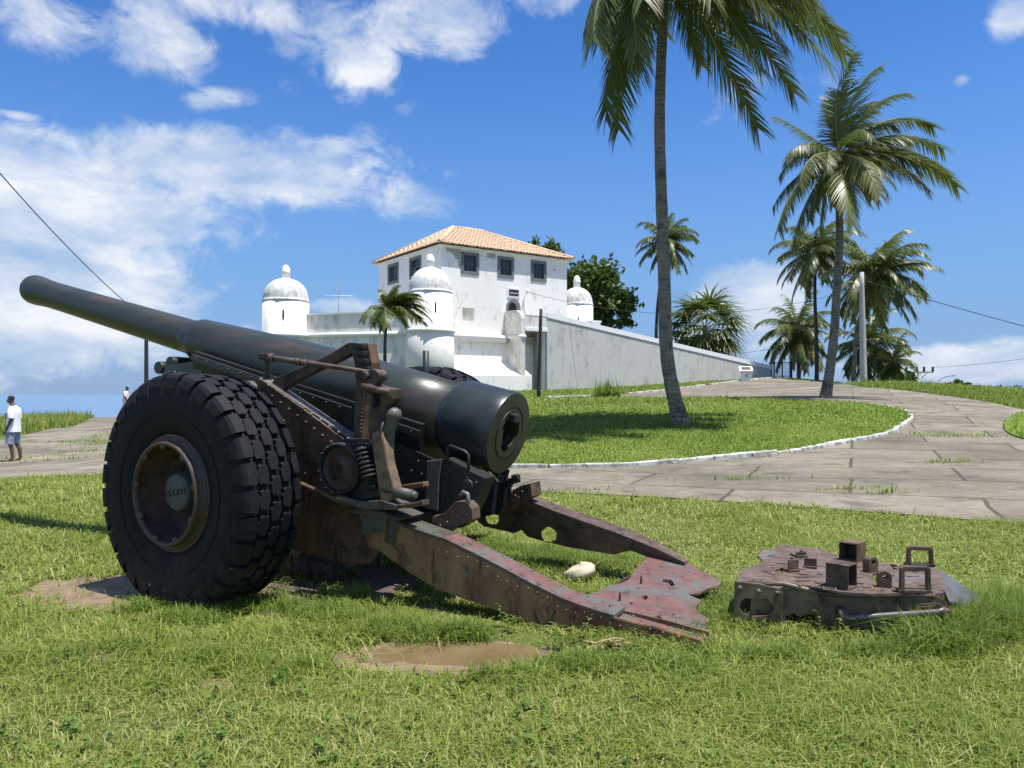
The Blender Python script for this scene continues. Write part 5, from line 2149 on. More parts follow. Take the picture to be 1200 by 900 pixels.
mb = MB()
mb.prism([GP(x, y, FLAT) for x, y in top_f + bot_f], (0, .012, 0), [circ(577, 607, 8.2, FLAT), circ(643, 627, 9.2, FLAT)])
for (a, b2, n) in (((620, 594), (700, 626), 9), ((626, 599), (700, 630), 6), ((600, 612), (632, 626), 3)):
    for k in range(n):
        u = (k + .5) / n
        mb.rivet(GP(a[0] + (b2[0] - a[0]) * u, a[1] + (b2[1] - a[1]) * u, FLAT), (0, -1, 0), .012)
leg_f = mb.build('trail_leg', M['rust_dark'], gun, bevel=.002)
mb = MB()
fpts = [GP(x, y, FLAT) for x, y in top_f]
mb.prism([p + Vector((0, -.008, -.004)) for p in fpts[2:]] + [GP(x, y, FLAT) + Vector((0, -.008, 0)) for x, y in ((800, 661.5), (780, 652.5), (757, 646), (722, 637), (685, 626), (650, 612), (617, 600))], (0, .007, 0))
mb.build('flange_angle', M['purple_rust'], leg_f, bevel=.002)
leg_cap(fpts[1:], FLAT - .014, FLAT + .18, .014, M['purple_rust'], leg_f, taper=True)
# bracket box standing on the far leg
mb = MB()
mb.prism([GP(x, y, .44) for x, y in ((592, 592), (601, 574), (610, 569), (622, 566), (624, 582), (612, 588), (600, 598))], (0, .16, 0))
for (px, py) in ((612, 576), (604, 581), (608, 583), (602, 586), (606, 590)):
    mb.rivet(GP(px, py, .44), (0, -1, 0), .012)
mb.tube([GP(574, 580, .35), GP(588, 576, .44)], .03, 10)
mb.tube([GP(574, 587, .35), GP(582, 588, .40)], .015, 8)
mb.build('lock_bracket', M['rust'], gun, bevel=.006)
mb = MB()
for (a, b2, r_) in (((588, 566), (589, 600), .012), ((596, 560), (599, 594), .014), ((592, 580), (603, 560), .016), ((580, 570), (584, 596), .02), ((603, 556), (606, 566), .03)):
    mb.tube([GP(*a, .30), GP(*b2, .30)], r_, 8)
mb.build('hanging_linkage', M['black'], gun)

# --- trail end plate
PL = (.268, -.128, .070)
outl = [(655, 701), (667, 697), (680, 697.5), (690, 697), (700, 693), (708, 689), (716, 686), (728, 683), (737, 679), (744, 668), (751, 661), (757, 654), (756, 645), (776, 648), (797, 655), (812, 663), (828, 672), (846, 681), (842, 687), (828, 690),
        (820, 695), (806, 697), (822, 703), (815, 711), (818, 718), (832, 726), (826, 733), (834, 744), (828, 750), (800, 743), (770, 735), (730, 725), (695, 715)]
hol = [[(777, 679), (786, 679), (791, 685), (787, 687), (783, 683), (776, 682)], [(752, 699), (757, 697.5), (760, 700), (756, 703)], [(764, 723), (772, 721.5), (777, 725), (774, 731), (768, 728)], [(738, 706), (741, 705.5), (741.5, 708), (738.5, 708)]]
pr = random.Random(9)
P2 = [GQ(x, y, PL) for x, y in outl]
mb = MB()
mb.prism(P2, (0, 0, -.014), [[GQ(x, y, PL) for x, y in h_] for h_ in hol])
for (px, py) in ((690, 706), (720, 700), (733, 712), (748, 690), (760, 668), (775, 664), (800, 676), (760, 715), (790, 720), (742, 722), (700, 702), (770, 700), (808, 670), (724, 716), (752, 728)):
    mb.rivet(GQ(px, py, PL), (0, 0, 1), .010)
spade = mb.build('trail_end_plate', M['red_steel'], gun)
mb = MB()
for (px, py) in ((751, 684), (726, 704), (714, 719)):
    q = GQ(px, py, PL)
    mb.tube([q, q + Vector((.004, .0, .05))], .006, 6)
mb.build('stud', M['black'], spade)
mb = MB()
rim_ = [(655, 702), (695, 715.5), (730, 725.5), (770, 736), (800, 744), (829, 751)]
mb.tube([GQ(x, y, PL) + Vector((0, -.004, -.006)) for x, y in rim_], .011, 8)
mb.build('edge_moulding', M['steel_light'], spade)
# underside structure so that the plate has depth
mb = MB()
for sgn_, pts in ((0, [(700, 693), (744, 668), (757, 650)]),):
    q = [GQ(x, y, PL) for x, y in pts]
    for a, b2 in zip(q, q[1:]):
        mb.prism([a + Vector((0, 0, -.014)), b2 + Vector((0, 0, -.014)), b2 + Vector((0, 0, -.10)), a + Vector((0, 0, -.10))], (.012, .004, 0))
mb.build('inner_edge_plate', M['rust_dark'], spade)

# --- lock arm from leg to cradle
mb = MB()
mb.prism([GP(x, y, -.50) for x, y in ((503, 619), (507, 606), (521, 601), (533, 588), (546, 588), (553, 596), (554, 609), (545, 615), (531, 617), (521, 627), (508, 630))], (0, .10, 0))
for (px, py) in ((541, 598), (546, 603), (534, 604), (516, 616), (524, 612)):
    mb.rivet(GP(px, py, -.50), (0, -1, 0), .011)
mb.lathe([(-.004, .042), (.004, .045), (.006, .024)], GP(515, 606, -.45), (0, -.3, 1), 16)
arm = mb.build('lock_arm', M['purple_rust'], gun, bevel=.010)
mb = MB()
mb.tube([GP(x, y, -.50) for x, y in ((539, 581), (543, 576.5), (548, 579), (549, 586), (547, 592))], .014, 8)
mb.build('hook', M['steel_light'], arm)
mb = MB()
mb.tube([GP(495, 621, -.58), GP(508, 625, -.50)], .028, 10)
mb.box(GP(500, 627, -.56), (.14, .12, .035))
mb.build('pivot_lug', M['rust_dark'], arm, bevel=.006)

# --- elevating gear
LG = -.80
gc = GP(401, 549, LG)
mb = MB()
mb.lathe([(-.10, .172), (.03, .172), (.045, .166), (.05, .155), (.046, .146), (.02, .142)], gc, (0, -1, 0), 48, True, True, False)
mb.prism([GP(x, y, LG) for x, y in ((384, 523), (404, 514), (432, 516), (440, 524), (444, 548), (446, 588), (424, 592), (405, 580), (388, 572))], (0, .10, 0))
for k in range(9):
    th = R(100 + k * 22)
    mb.rivet(gc + Vector((math.cos(th) * .16, -.05, math.sin(th) * .16)), (0, -1, 0), .009)
gh = mb.build('gear_housing', M['gun_dark'], gun, bevel=.006)
mb = MB()
mb.lathe([(.0, .146), (.024, .142), (.030, .134), (.022, .126), (.022, .05), (.034, .046), (.034, .030), (.0, .028)], gc, (0, -1, 0), 48, True, False, True)
mb.build('gear_wheel', M['rim'], gh)
mb = MB()
mb.lathe([(.02, .034), (.0345, .034), (.035, .001)], gc, (0, -1, 0), 6, False, False, False)
mb.build('shaft_hole', M['black'], gh)  # black disc painting the dark of a hole that is not cut
mb = MB()
for k in range(7):
    u = k / 6
    q = GP(424 + 8 * u, 527 + 31 * u, LG - .06)
    mb.lathe([(-.007, .052), (.007, .052)], q, GP(424, 527, LG) - GP(432, 558, LG), 16)
mb.tube([GP(423, 524, LG - .06), GP(433, 562, LG - .06)], .034, 10)
mb.build('worm_screw', M['black'], gh)
mb = MB()
mb.prism([GP(x, y, LG - .02) for x, y in ((424, 556), (443, 551), (446, 582), (424, 586))], (0, .06, 0))
mb.tube([GP(430, 572, LG - .035), GP(441, 569, LG - .035)], .022, 8)
mb.build('worm_case', M['gun_dark'], gh, bevel=.006)
# column
mb = MB()
mb.prism([GP(x, y, LG - .05) for x, y in ((434, 509), (446, 503), (451, 520), (455, 546), (463, 574), (456, 588), (446, 590), (442, 566), (437, 536))], (0, .085, 0))
col_ = mb.build('pedestal_column', M['column'], gun, bevel=.012)
mb = MB()
mb.tube([GP(x, y, LG + .02) for x, y in ((452, 545), (454, 520), (456, 503), (460, 490), (461, 484))], [.045, .044, .042, .044, .046], 14)
mb.lathe([(-.045, .02), (-.03, .047), (.0, .055), (.03, .047), (.045, .02)], GP(461, 486, LG + .02), (0, 0, 1), 14)
mb.build('round_head', M['green_rust'], col_)
mb = MB()
for k in range(1, 18):
    pass
mb.tube([GP(x, y, LG - .07) for x, y in ((449, 495), (446, 506), (440, 516), (432, 520), (420, 519))], .0055, 6)
mb.build('copper_pipe', M['red_steel'], col_)
# upper bracket with slot
mb = MB()
mb.prism([GP(x, y, LG - .03) for x, y in ((424, 451), (429, 449), (445, 453), (460, 456), (459, 467), (452, 476), (449, 497), (440, 512), (431, 507), (432, 480), (436, 464), (426, 458))], (0, .11, 0),
         [[GP(x, y, LG - .03) for x, y in ((438, 459), (446, 461), (445, 476), (437, 478))]])
bk_ = mb.build('slotted_bracket', M['rust_dark'], gun, bevel=.007)
mb = MB()
mb.tube([GP(425, 453, LG - .05), GP(458, 460, LG - .05)], .022, 10)
mb.build('cross_pin', M['purple_rust'], bk_)
# lever joint on top
mb = MB()
mb.prism([GP(x, y, LG - .02) for x, y in ((427, 436), (436, 432), (444, 434), (447, 441), (441, 449), (436, 456), (431, 450))], (0, .07, 0))
mb.lathe([(-.05, .025), (.05, .025)], GP(432, 440, LG), (0, 1, 0), 14)
mb.lathe([(-.03, .01), (-.022, .026), (0, .031), (.022, .026), (.03, .01)], GP(449, 441, LG - .03), (1, 0, -.1), 14)
mb.tube([GP(441, 436, LG - .02), GP(449, 441, LG - .02)], .016, 8)
mb.build('lever_joint', M['purple_rust'], gun, bevel=.006)
# lower stubs and foot plates
mb = MB()
mb.tube([GP(450, 573, LG - .02), GP(484, 580, LG - .02)], [.034, .032], 14)
mb.lathe([(0, .026), (.035, .024), (.04, .015)], GP(482, 579.5, LG - .02), Vector((1, -.1, -.12)), 10)
mb.build('handwheel_stub', M['green_rust'], col_)
mb = MB()
for (pts, lat) in ((((462, 570), (480, 567), (495, 565), (496, 571), (482, 573), (466, 575)), LG + .08), (((466, 591), (480, 590), (495, 586), (496, 593), (480, 595.5), (468, 595)), LG - .06)):
    q = [GP(x, y, lat) for x, y in pts]
    mb.prism(q, (0, .07, 0))
mb.build('foot_bracket', M['rust'], col_, bevel=.006)
mb = MB()
mb.prism([GP(x, y, LG - .06) for x, y in ((397, 585), (420, 588), (446, 586), (466, 592), (462, 598), (430, 597), (400, 592))], (0, .2, 0))
mb.tube([GP(396, 584, LG - .06), GP(418, 590, LG - .06)], .022, 10)
mb.build('gear_base', M['green_rust'], gun, bevel=.006)

# toothed elevating arc and its arm
LE = -.60
arc_o = [(421, 402), (431, 402), (436, 425), (433, 450), (428, 475), (425, 500), (424, 515)]
arc_i = [(414, 515), (415, 490), (416, 465), (417, 440), (415, 425), (411, 410), (408, 401)]
mb = MB()
mb.prism([GP(x, y, LE) for x, y in arc_o + arc_i], (0, .09, 0))
arc_w = mb.build('elevating_arc', M['rust'], gun, bevel=.005)
mb = MB()
tcent = [(427, 405.5), (428, 414), (430.5, 423), (431.5, 432), (431, 441)]
for (x, y) in tcent:
    c = GP(x, y, LE + .03)
    mb.box(c, (.10, .15, .030), Matrix.Rotation(R(8), 3, 'Y'))
mb.build('arc_teeth', M['gun_dark'], arc_w, bevel=.004)
mb = MB()
for k in range(11):
    mb.rivet(GP(427 - k * .5, 462 + k * 4.4, LE), (0, -1, 0), .009)
mb.build('arc_bolts', M['steel_light'], arc_w)
mb = MB()
mb.prism([GP(x, y, LE + .005) for x, y in ((409, 401), (420, 402), (413, 414), (400, 421), (374, 433), (346, 447), (328, 459), (316, 452), (322, 443), (352, 431), (380, 418))], (0, .06, 0))
mb.build('arc_arm', M['rust_dark'], arc_w, bevel=.005)
# dark web under the arc (lower curved plate)
mb = MB()
mb.prism([GP(x, y, LE + .1) for x, y in ((417, 470), (412, 478), (404, 492), (400, 512), (414, 514))], (0, .02, 0))
mb.build('arc_web', M['black'], arc_w)

# range rod with its stand
mb = MB()
rp = [GP(307, 418, -.70), GP(350, 424, -.74), GP(400, 431, -.78), GP(436, 437, -.80)]
mb.tube(rp, [.021, .020, .0155, .0155], 12)
for (x, y, r_) in ((318, 419.5, .026), (349, 424, .0235), (358, 425.5, .0235)):
    q = GP(x, y, -.71 - .001 * (x - 307))
    mb.lathe([(-.02, r_), (.02, r_)], q, rp[1] - rp[0], 12)
rod = mb.build('range_rod', M['purple_rust'], gun)
mb = MB()
mb.box(GP(312, 418, -.70), (.09, .06, .05))
mb.tube([GP(313, 421, -.70), GP(313, 436, -.70)], .018, 8)
mb.tube([GP(313, 434, -.70), GP(313, 445, -.70)], [.022, .034], 8)
mb.build('rod_stand', M['rust_dark'], rod, bevel=.005)
# rod behind the tyre by the housing, small post behind the barrel
mb = MB()
mb.tube([GP(352, 567, -.80), GP(378, 577, -.80), GP(400, 588, -.80)], .017, 10)
mb.build('brake_rod', M['column'], gun)
mb = MB()
mb.tube([GP(499, 411, .80), GP(499, 470, .80)], .026, 10)
mb.build('sight_post', M['gun_dark'], gun)
# things hanging under the carriage
mb = MB()
mb.tube([GP(362, 625, -.5), GP(362, 660, -.5), GP(370, 675, -.5)], .02, 8)
mb.box(GP(372, 676, -.5), (.16, .06, .03))
mb.tube([GP(341, 650, -.55), GP(343, 690, -.55)], .014, 8)
mb.box(GP(343, 668, -.55), (.1, .04, .025))
mb.tube([GP(395, 648, -.4), GP(392, 690, -.4)], .025, 8)
mb.build('brake_hanger', M['rust'], gun)
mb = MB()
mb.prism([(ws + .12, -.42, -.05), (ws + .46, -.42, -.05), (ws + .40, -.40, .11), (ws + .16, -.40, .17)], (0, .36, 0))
blk_ = mb.build('support_block', M['shade_concrete'], None, bevel=.02)
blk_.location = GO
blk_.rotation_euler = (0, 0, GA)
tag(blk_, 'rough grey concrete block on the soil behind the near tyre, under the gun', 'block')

# ------------------------------------------------------------------ detached spade piece at the right
WO = Vector((1.82, 4.42, 0))
wk = empty('rusted_spade', WO)
tag(wk, 'detached rusty gun carriage end with brackets and loop handles lying in the grass', 'machine part')


def WP(px, py, Y):
    # the front of the piece stands slightly askew
    return W(px, py, Y - .29 * (px - 862) / 248) - WO


def WQ(px, py, z, slope=0.0):
    """on a plane that rises by slope towards the back"""
    dz = (HOR - py) / F
    Y = (z - slope * WO.y - H) / (dz - slope)
    return Vector(((px - 600) / F * Y, Y, H + dz * Y)) - WO


YF = 4.46
front = [(880, 684), (918, 683), (960, 694), (1000, 698), (1040, 698), (1070, 696), (1093, 697), (1106, 702), (1115, 713), (1117, 724), (1110, 734), (1100, 742), (1060, 752), (1000, 757), (960, 757), (935, 752), (900, 748), (880, 742)]
rag = [(920, 723), (930, 719), (938, 724), (946, 720), (956, 722), (953, 731), (958, 738), (948, 745), (938, 742), (930, 748), (922, 740), (926, 732)]
mb = MB()
mb.prism([WP(x, y, YF) for x, y in front], (0, .016, 0), [[WP(x, y, YF) for x, y in rag]])
for (x, y) in ((969, 709), (969, 724), (1034, 706), (1052, 704), (1072, 705), (1092, 704), (1034, 742), (922, 690)):
    mb.rivet(WP(x, y, YF), (0, -1, 0), .014)
fr_ = mb.build('front_plate', M['wreck_front'], wk, bevel=.003)
mb = MB()
mb.prism([WP(x, y, YF - .025) for x, y in ((862, 681), (890, 684), (914, 690), (918, 696), (917, 742), (905, 744), (880, 739), (860, 733))], (0, .022, 0),
         [[WP(x, y, YF - .025) for x, y in ((868, 706), (874, 701), (885, 703), (898, 702), (905, 708), (906, 715), (900, 721), (884, 722), (872, 719), (867, 713))]])
for (x, y) in ((867, 689), (889, 693), (911, 695), (865, 728), (880, 733), (908, 736)):
    mb.rivet(WP(x, y, YF - .025), (0, -1, 0), .016)
mb.build('holed_side_plate', M['wreck_front'], wk, bevel=.004)
mb = MB()
mb.prism([WP(x, y, YF + .09) for x, y in ((864, 684), (900, 690), (960, 700), (1060, 702), (1105, 710), (1110, 734), (1060, 750), (960, 756), (900, 750), (864, 735))], (0, .012, 0))
mb.build('inner_plate', M['rust_dark'], wk)
ZP, SL = .252, .0
top_o = [(864, 681), (867, 669), (880, 664), (894, 658), (889, 651), (893, 645), (905, 643), (918, 637), (930, 640), (950, 641), (969, 646), (990, 654), (1010, 656), (1032, 659), (1052, 663), (1066, 662), (1085, 664), (1099, 667), (1105, 676), (1108, 686), (1106, 695), (1090, 696), (1060, 695), (1020, 696), (984, 693), (950, 687), (918, 682), (890, 681)]
hl1 = [(908, 668), (914, 666), (918, 670), (912, 672)]
hl2 = [(1023, 672), (1034, 671), (1040, 678), (1030, 684), (1021, 679)]
hl3 = [(1042, 660), (1050, 662), (1056, 666), (1047, 667)]
mb = MB()
mb.prism([WQ(x, y, ZP) for x, y in top_o], (0, 0, -.014), [[WQ(x, y, ZP) for x, y in h_] for h_ in (hl1, hl2, hl3)])
rr = random.Random(17)
for k in range(46):     # flaking scale
    x, y = rr.uniform(900, 1085), rr.uniform(660, 691)
    c = WQ(x, y, ZP)
    a = rr.uniform(0, 3)
    s = rr.uniform(.012, .04)
    mb.add([c + Vector((math.cos(a + q) * s * rr.uniform(.6, 1.5), math.sin(a + q) * s * rr.uniform(.6, 1.2), .002 + rr.uniform(0, .004))) for q in (0, 1.3, 2.6, 3.9, 5.1)], [(0, 1, 2, 3, 4)])
for k in range(14):
    mb.rivet(WQ(895 + k * 14, 681.5 + min(k, 7) * 1.5, ZP), (0, 0, 1), .012)
tp_pl = mb.build('top_plate', M['wreck_top'], wk)
# rounded front lip
mb = MB()
lip = [WP(x, y, YF + .002) for x, y in ((880, 684.5), (918, 684), (960, 694.5), (1000, 698.3), (1040, 698), (1070, 696.5), (1095, 698))]
mb.tube(lip, .014, 10)
mb.build('rolled_edge', M['wreck_front'], wk)
# sloping tail plate
tl = [(1088, 664), (1099, 667), (1120, 680), (1140, 695), (1158, 704), (1174, 711), (1172, 717), (1150, 713), (1128, 707), (1112, 704), (1106, 690)]
zs = [.252, .25, .235, .19, .13, .08, .07, .10, .16, .21, .252]
mb = MB()
tv = [WQ(x, y, z) for (x, y), z in zip(tl, zs)]
mb.add(tv + [p + Vector((0, 0, -.012)) for p in tv], [(0, 1, 2, 9, 10), (2, 3, 8, 9), (3, 4, 7, 8), (4, 5, 6, 7), (21, 20, 13, 12, 11), (20, 19, 14, 13), (19, 18, 15, 14), (18, 17, 16, 15)], True)
mb.add(tv + [p + Vector((0, 0, -.012)) for p in tv], [(i, (i + 1) % 11, 11 + (i + 1) % 11, 11 + i) for i in range(11)])
mb.build('tail_plate', M['tail'], wk)


def square_tube(name, px0, px1, py_top, py_base, rz, dep):
    """open square steel tube standing on its side on the top plate"""
    b_ = WQ((px0 + px1) / 2, py_base, ZP)
    Y = b_.y + WO.y
    wd = (px1 - px0) / F * Y * .72
    hh = (py_base - py_top) / F * Y * .80
    mb = MB()
    th = .010
    rot = Matrix.Rotation(rz, 3, 'Z')
    for (c, s) in (((0, 0, th / 2), (wd, dep, th)), ((0, 0, hh - th / 2), (wd, dep, th)), ((-wd / 2 + th / 2, 0, hh / 2), (th, dep - .002, hh - 2 * th)), ((wd / 2 - th / 2, 0, hh / 2), (th, dep - .002, hh - 2 * th)), ((-wd * .1, dep / 2 - .006, hh / 2), (wd * .75, .008, hh - 2 * th))):
        mb.box(b_ + rot @ Vector(c) + Vector((0, 0, .001)), s, rot)
    return mb.build(name, M['wreck'], wk, bevel=.004)


square_tube('square_socket', 969, 1003, 652, 688, R(42), .13)
square_tube('square_socket', 984, 1014, 629, 656, R(-48), .14)
for (x0, x1, y0, y1, rz) in ((922, 937, 652, 670, .3), (942, 957, 651, 666, -.4), (932, 946, 645, 653, .2)):
    b_ = WQ((x0 + x1) / 2, y1, ZP)
    Y = b_.y + WO.y
    mb = MB()
    wd, hh = (x1 - x0) / F * Y, (y1 - y0) / F * Y * .8
    rot = Matrix.Rotation(rz, 3, 'Z')
    mb.box(b_ + Vector((0, 0, hh / 2)), (wd * .9, .012, hh), rot)
    mb.box(b_ + rot @ Vector((wd * .4, .03, hh / 2)), (.012, .07, hh * .98), rot)
    mb.box(b_ + rot @ Vector((0, .03, .008)), (wd, .09, .014), rot)
    mb.build('broken_bracket', M['wreck'], wk, bevel=.003)


def loop_handle(x0, x1, yt, yb, lean):
    a, b_ = WQ(x0, yb, ZP), WQ(x1, yb + lean, ZP)
    Y = a.y + WO.y
    hh = (yb - yt) / F * Y * .96
    d = (b_ - a).normalized()
    nrm = Vector((-d.y, d.x, 0))
    bw = .026
    L_ = (b_ - a).length
    up = Vector((0, 0, 1))

    def q(u, v):
        return a + d * u + up * v
    mb = MB()
    mb.prism([q(0, 0), q(.004, hh - .012), q(.02, hh), q(L_ - .02, hh), q(L_ - .004, hh - .012), q(L_, 0), q(L_ - bw, 0), q(L_ - bw, hh - bw), q(bw, hh - bw), q(bw, 0)], nrm * .03)
    mb.prism([q(-.01, 0), q(L_ + .01, 0), q(L_ + .01, .02), q(-.01, .02)], nrm * .045)
    mb.build('loop_handle', M['wreck'], wk, bevel=.005)


loop_handle(1055, 1092, 662, 695, 1)
loop_handle(1063, 1095, 639, 664, 1)
for (x, y, hh, rz) in ((1024, 671, .10, .3), (1037, 689, .10, -.3)):
    b_ = WQ(x, y, ZP)
    mb = MB()
    rot = Matrix.Rotation(rz, 3, 'Z')
    e = [Vector((-.035, 0, 0)), Vector((.035, 0, 0)), Vector((.038, 0, hh * .6))] + [Vector((.038 * math.cos(R(a)), 0, hh * .6 + .036 * math.sin(R(a)))) for a in (30, 60, 90, 120, 150)] + [Vector((-.038, 0, hh * .6))]
    ctr = Vector((0, 0, hh * .62))
    mb.prism([b_ + rot @ p for p in e], rot @ Vector((0, .055, 0)), [[b_ + rot @ (ctr + Vector((.013 * math.cos(R(a)), 0, .013 * math.sin(R(a))))) for a in range(0, 360, 40)]])
    mb.build('lifting_lug', M['wreck'], wk, bevel=.006)
# tie rod
mb = MB()
mb.tube([WP(x, y, YF - .06) for x, y in ((984, 714), (987, 722), (994, 724), (1040, 721), (1100, 717), (1108, 714))], .0155, 12)
tr_ = mb.build('tie_rod', M['steel_light'], wk)
mb = MB()
mb.lathe([(-.02, .03), (.06, .03), (.065, .02)], WP(985, 716, YF), (0, -1, 0), 14)
mb.lathe([(-.02, .022), (.06, .022), (.065, .014)], WP(1104, 715, YF), (0, -1, 0), 14)
mb.build('rod_collar', M['wreck'], tr_)
mb = MB()
mb.prism([WP(x, y, YF - .012) for x, y in ((1076, 708), (1096, 706), (1110, 712), (1114, 722), (1108, 732), (1096, 736), (1080, 734), (1098, 727), (1102, 718), (1094, 713))], (0, .01, 0))
mb.prism([WP(x, y, YF - .015) for x, y in ((1076, 711), (1097, 709), (1098, 713), (1077, 715))], (0, .008, 0))
mb.build('end_strap', M['wreck'], wk, bevel=.002)


# ------------------------------------------------------------------ people
def person(label, loc, heading, height, shirt, shorts, group=None, back=False):
    o = empty('person', loc, heading)
    tag(o, label, 'person', group)
    k = height / 1.70
    J = {}
    vs, es, rs = [], [], []

    def add(name, p, r_, par=None):
        J[name] = len(vs)
        vs.append(tuple(Vector(p) * k))
        rs.append(r_ * k)
        if par:
            es.append((J[par], J[name]))
    # facing +x; y left
    add('pelvis', (0, 0, .90), .125)
    add('waist', (.01, 0, 1.05), .115, 'pelvis')
    add('chest', (.0, 0, 1.24), .14, 'waist')
    add('upper', (-.01, 0, 1.37), .115, 'chest')
    add('neck', (.02, 0, 1.46), .052, 'upper')
    add('head0', (.05, 0, 1.53), .06, 'neck')
    add('head1', (.075, 0, 1.59), .088, 'head0')
    add('head2', (.07, 0, 1.645), .078, 'head1')
    for s, nm, hx, kx, ax_ in ((1, 'l', .02, .05, .00), (-1, 'r', -.01, -.02, -.11)):
        add('sh' + nm, (-.01, s * .165, 1.36), .062, 'upper')
        add('el' + nm, (-.03, s * .215, 1.10), .043, 'sh' + nm)
        add('wr' + nm, (.08, s * .20, .87), .030, 'el' + nm)
        add('pm' + nm, (.115, s * .19, .80), .036, 'wr' + nm)
        add('hp' + nm, (hx, s * .09, .86), .092, 'pelvis')
        add('kn' + nm, (kx, s * .10, .48), .058, 'hp' + nm)
        add('cf' + nm, (kx - .05 + ax_ * .3, s * .10, .34), .055, 'kn' + nm)
        add('an' + nm, (ax_ - .01, s * .10, .085), .036, 'cf' + nm)
        add('ft' + nm, (ax_ + .08, s * .105, .045), .038, 'an' + nm)
        add('to' + nm, (ax_ + .17, s * .115, .030), .026, 'ft' + nm)
    me = bpy.data.meshes.new('body')
    me.from_pydata(vs, es, [])
    ob = bpy.data.objects.new('body_tmp', me)
    COL.objects.link(ob)
    md = ob.modifiers.new('skin', 'SKIN')
    md.use_smooth_shade = True
    for i, r_ in enumerate(rs):
        me.skin_vertices[0].data[i].radius = (r_, r_)
    me.skin_vertices[0].data[0].use_root = True
    ob.modifiers.new('sub', 'SUBSURF').levels = 2
    dg = bpy.context.evaluated_depsgraph_get()
    bm = bmesh.new()
    bm.from_mesh(bpy.data.meshes.new_from_object(ob.evaluated_get(dg)))
    bpy.data.objects.remove(ob)
    # face: nose, brow, chin, ears, fingers join the same mesh
    hc = Vector((.085, 0, 1.60)) * k
    extra = MB()
    extra.lathe([(-.03 * k, .004), (-.02 * k, .016 * k), (.01 * k, .014 * k), (.03 * k, .006 * k)], hc + Vector((.062, 0, -.015)) * k, (.25, 0, 1), 8)
    extra.lathe([(-.02 * k, .01 * k), (0, .022 * k), (.02 * k, .012 * k)], hc + Vector((.046, 0, -.058)) * k, (0, 1, 0), 8)
    for s in (-1, 1):
        extra.lathe([(-.008 * k, .022 * k), (.008 * k, .03 * k), (.012 * k, .02 * k)], hc + Vector((-.016, s * .062, -.01)) * k, (0, s, 0), 10)
        p0 = Vector((.12, s * .19, .79)) * k
        for f_ in range(4):
            b_ = p0 + Vector((.012 * (f_ - 1.5), s * .004, -.012)) * k
            ln_ = (.07, .08, .076, .06)[f_]
            extra.tube([b_, b_ + Vector((.018, -s * .004, -ln_ * .55)) * k, b_ + Vector((.02, -s * .018, -ln_)) * k], [.0095 * k, .009 * k, .006 * k], 6)
        extra.tube([p0 + Vector((.02, -s * .008, .02)) * k, p0 + Vector((.045, -s * .012, -.01)) * k, p0 + Vector((.05, -s * .014, -.04)) * k], [.011 * k, .010 * k, .007 * k], 6)
    me2 = bpy.data.meshes.new('body')
    tmp = bpy.data.meshes.new('x')
    tmp.from_pydata(extra.v, [], extra.f)
    bm.from_mesh(tmp)
    for f in bm.faces:
        f.smooth = True
    bm.to_mesh(me2)
    bm.free()
    me2.materials.append(M['skin'])
    bo = bpy.data.objects.new('body', me2)
    COL.objects.link(bo)
    bo.parent = o

    def loft(rings, n=20):
        """rings: (centre, rx, ry)"""
        mb = MB()
        vv = []
        for (c, rx, ry_) in rings:
            for q in range(n):
                th = 2 * math.pi * q / n
                fold = 1 + .02 * math.sin(th * 5 + c[2] * 20)
                vv.append(((c[0] + rx * math.cos(th) * fold) * k, (c[1] + ry_ * math.sin(th) * fold) * k, c[2] * k))
        fs = []
        for i in range(len(rings) - 1):
            for q in range(n):
                q2 = (q + 1) % n
                fs.append((i * n + q, i * n + q2, (i + 1) * n + q2, (i + 1) * n + q))
        mb.add(vv, fs, True)
        return mb
    sh = loft([((.0, 0, .78), .165, .215), ((.0, 0, .86), .160, .21), ((.0, 0, 1.0), .150, .195), ((.0, 0, 1.15), .150, .195), ((-.005, 0, 1.27), .155, .195), ((-.01, 0, 1.36), .135, .19), ((0, 0, 1.42), .10, .13), ((.012, 0, 1.455), .068, .072)])
    for s in (-1, 1):
        sh.tube([Vector((-.01, s * .12, 1.385)) * k, Vector((-.015, s * .18, 1.33)) * k, Vector((-.025, s * .218, 1.20)) * k, Vector((-.025, s * .225, 1.13)) * k], [.075 * k, .088 * k, .082 * k, .080 * k], 12, False)
    st = sh.build('shirt', shirt, o)
    if not back:
        mb = MB()
        mb.add([(x * k, y * k, z * k) for (x, y, z) in ((.166, .09, 1.10), (.166, -.07, 1.10), (.167, -.08, 1.24), (.150, .0, 1.30), (.166, .1, 1.24), (.140, .135, 1.16))], [(0, 1, 2, 3, 4, 5)])
        mb.build('shirt_print', M['iron'], st)
    so = loft([((.0, 0, .95), .135, .17), ((.0, 0, .86), .145, .185), ((.005, 0, .80), .14, .19)])
    for s, xx, kx in ((1, .02, .05), (-1, -.01, -.02)):
        so.tube([Vector((xx, s * .09, .85)) * k, Vector((xx + (kx - xx) * .5, s * .10, .68)) * k, Vector((kx, s * .105, .47)) * k], [.108 * k, .104 * k, .098 * k], 14, False)
    so.build('shorts', shorts, o)
    mb = MB()
    pf = []
    for th in np.linspace(4, 88, 9):
        pf.append((.086 * math.sin(R(th)) * k, .083 * math.cos(R(th)) * k))
    mb.lathe(pf, Vector((.060, 0, 1.628)) * k, (-.34, 0, 1), 20)
    mb.build('hair', M['hair'], o)
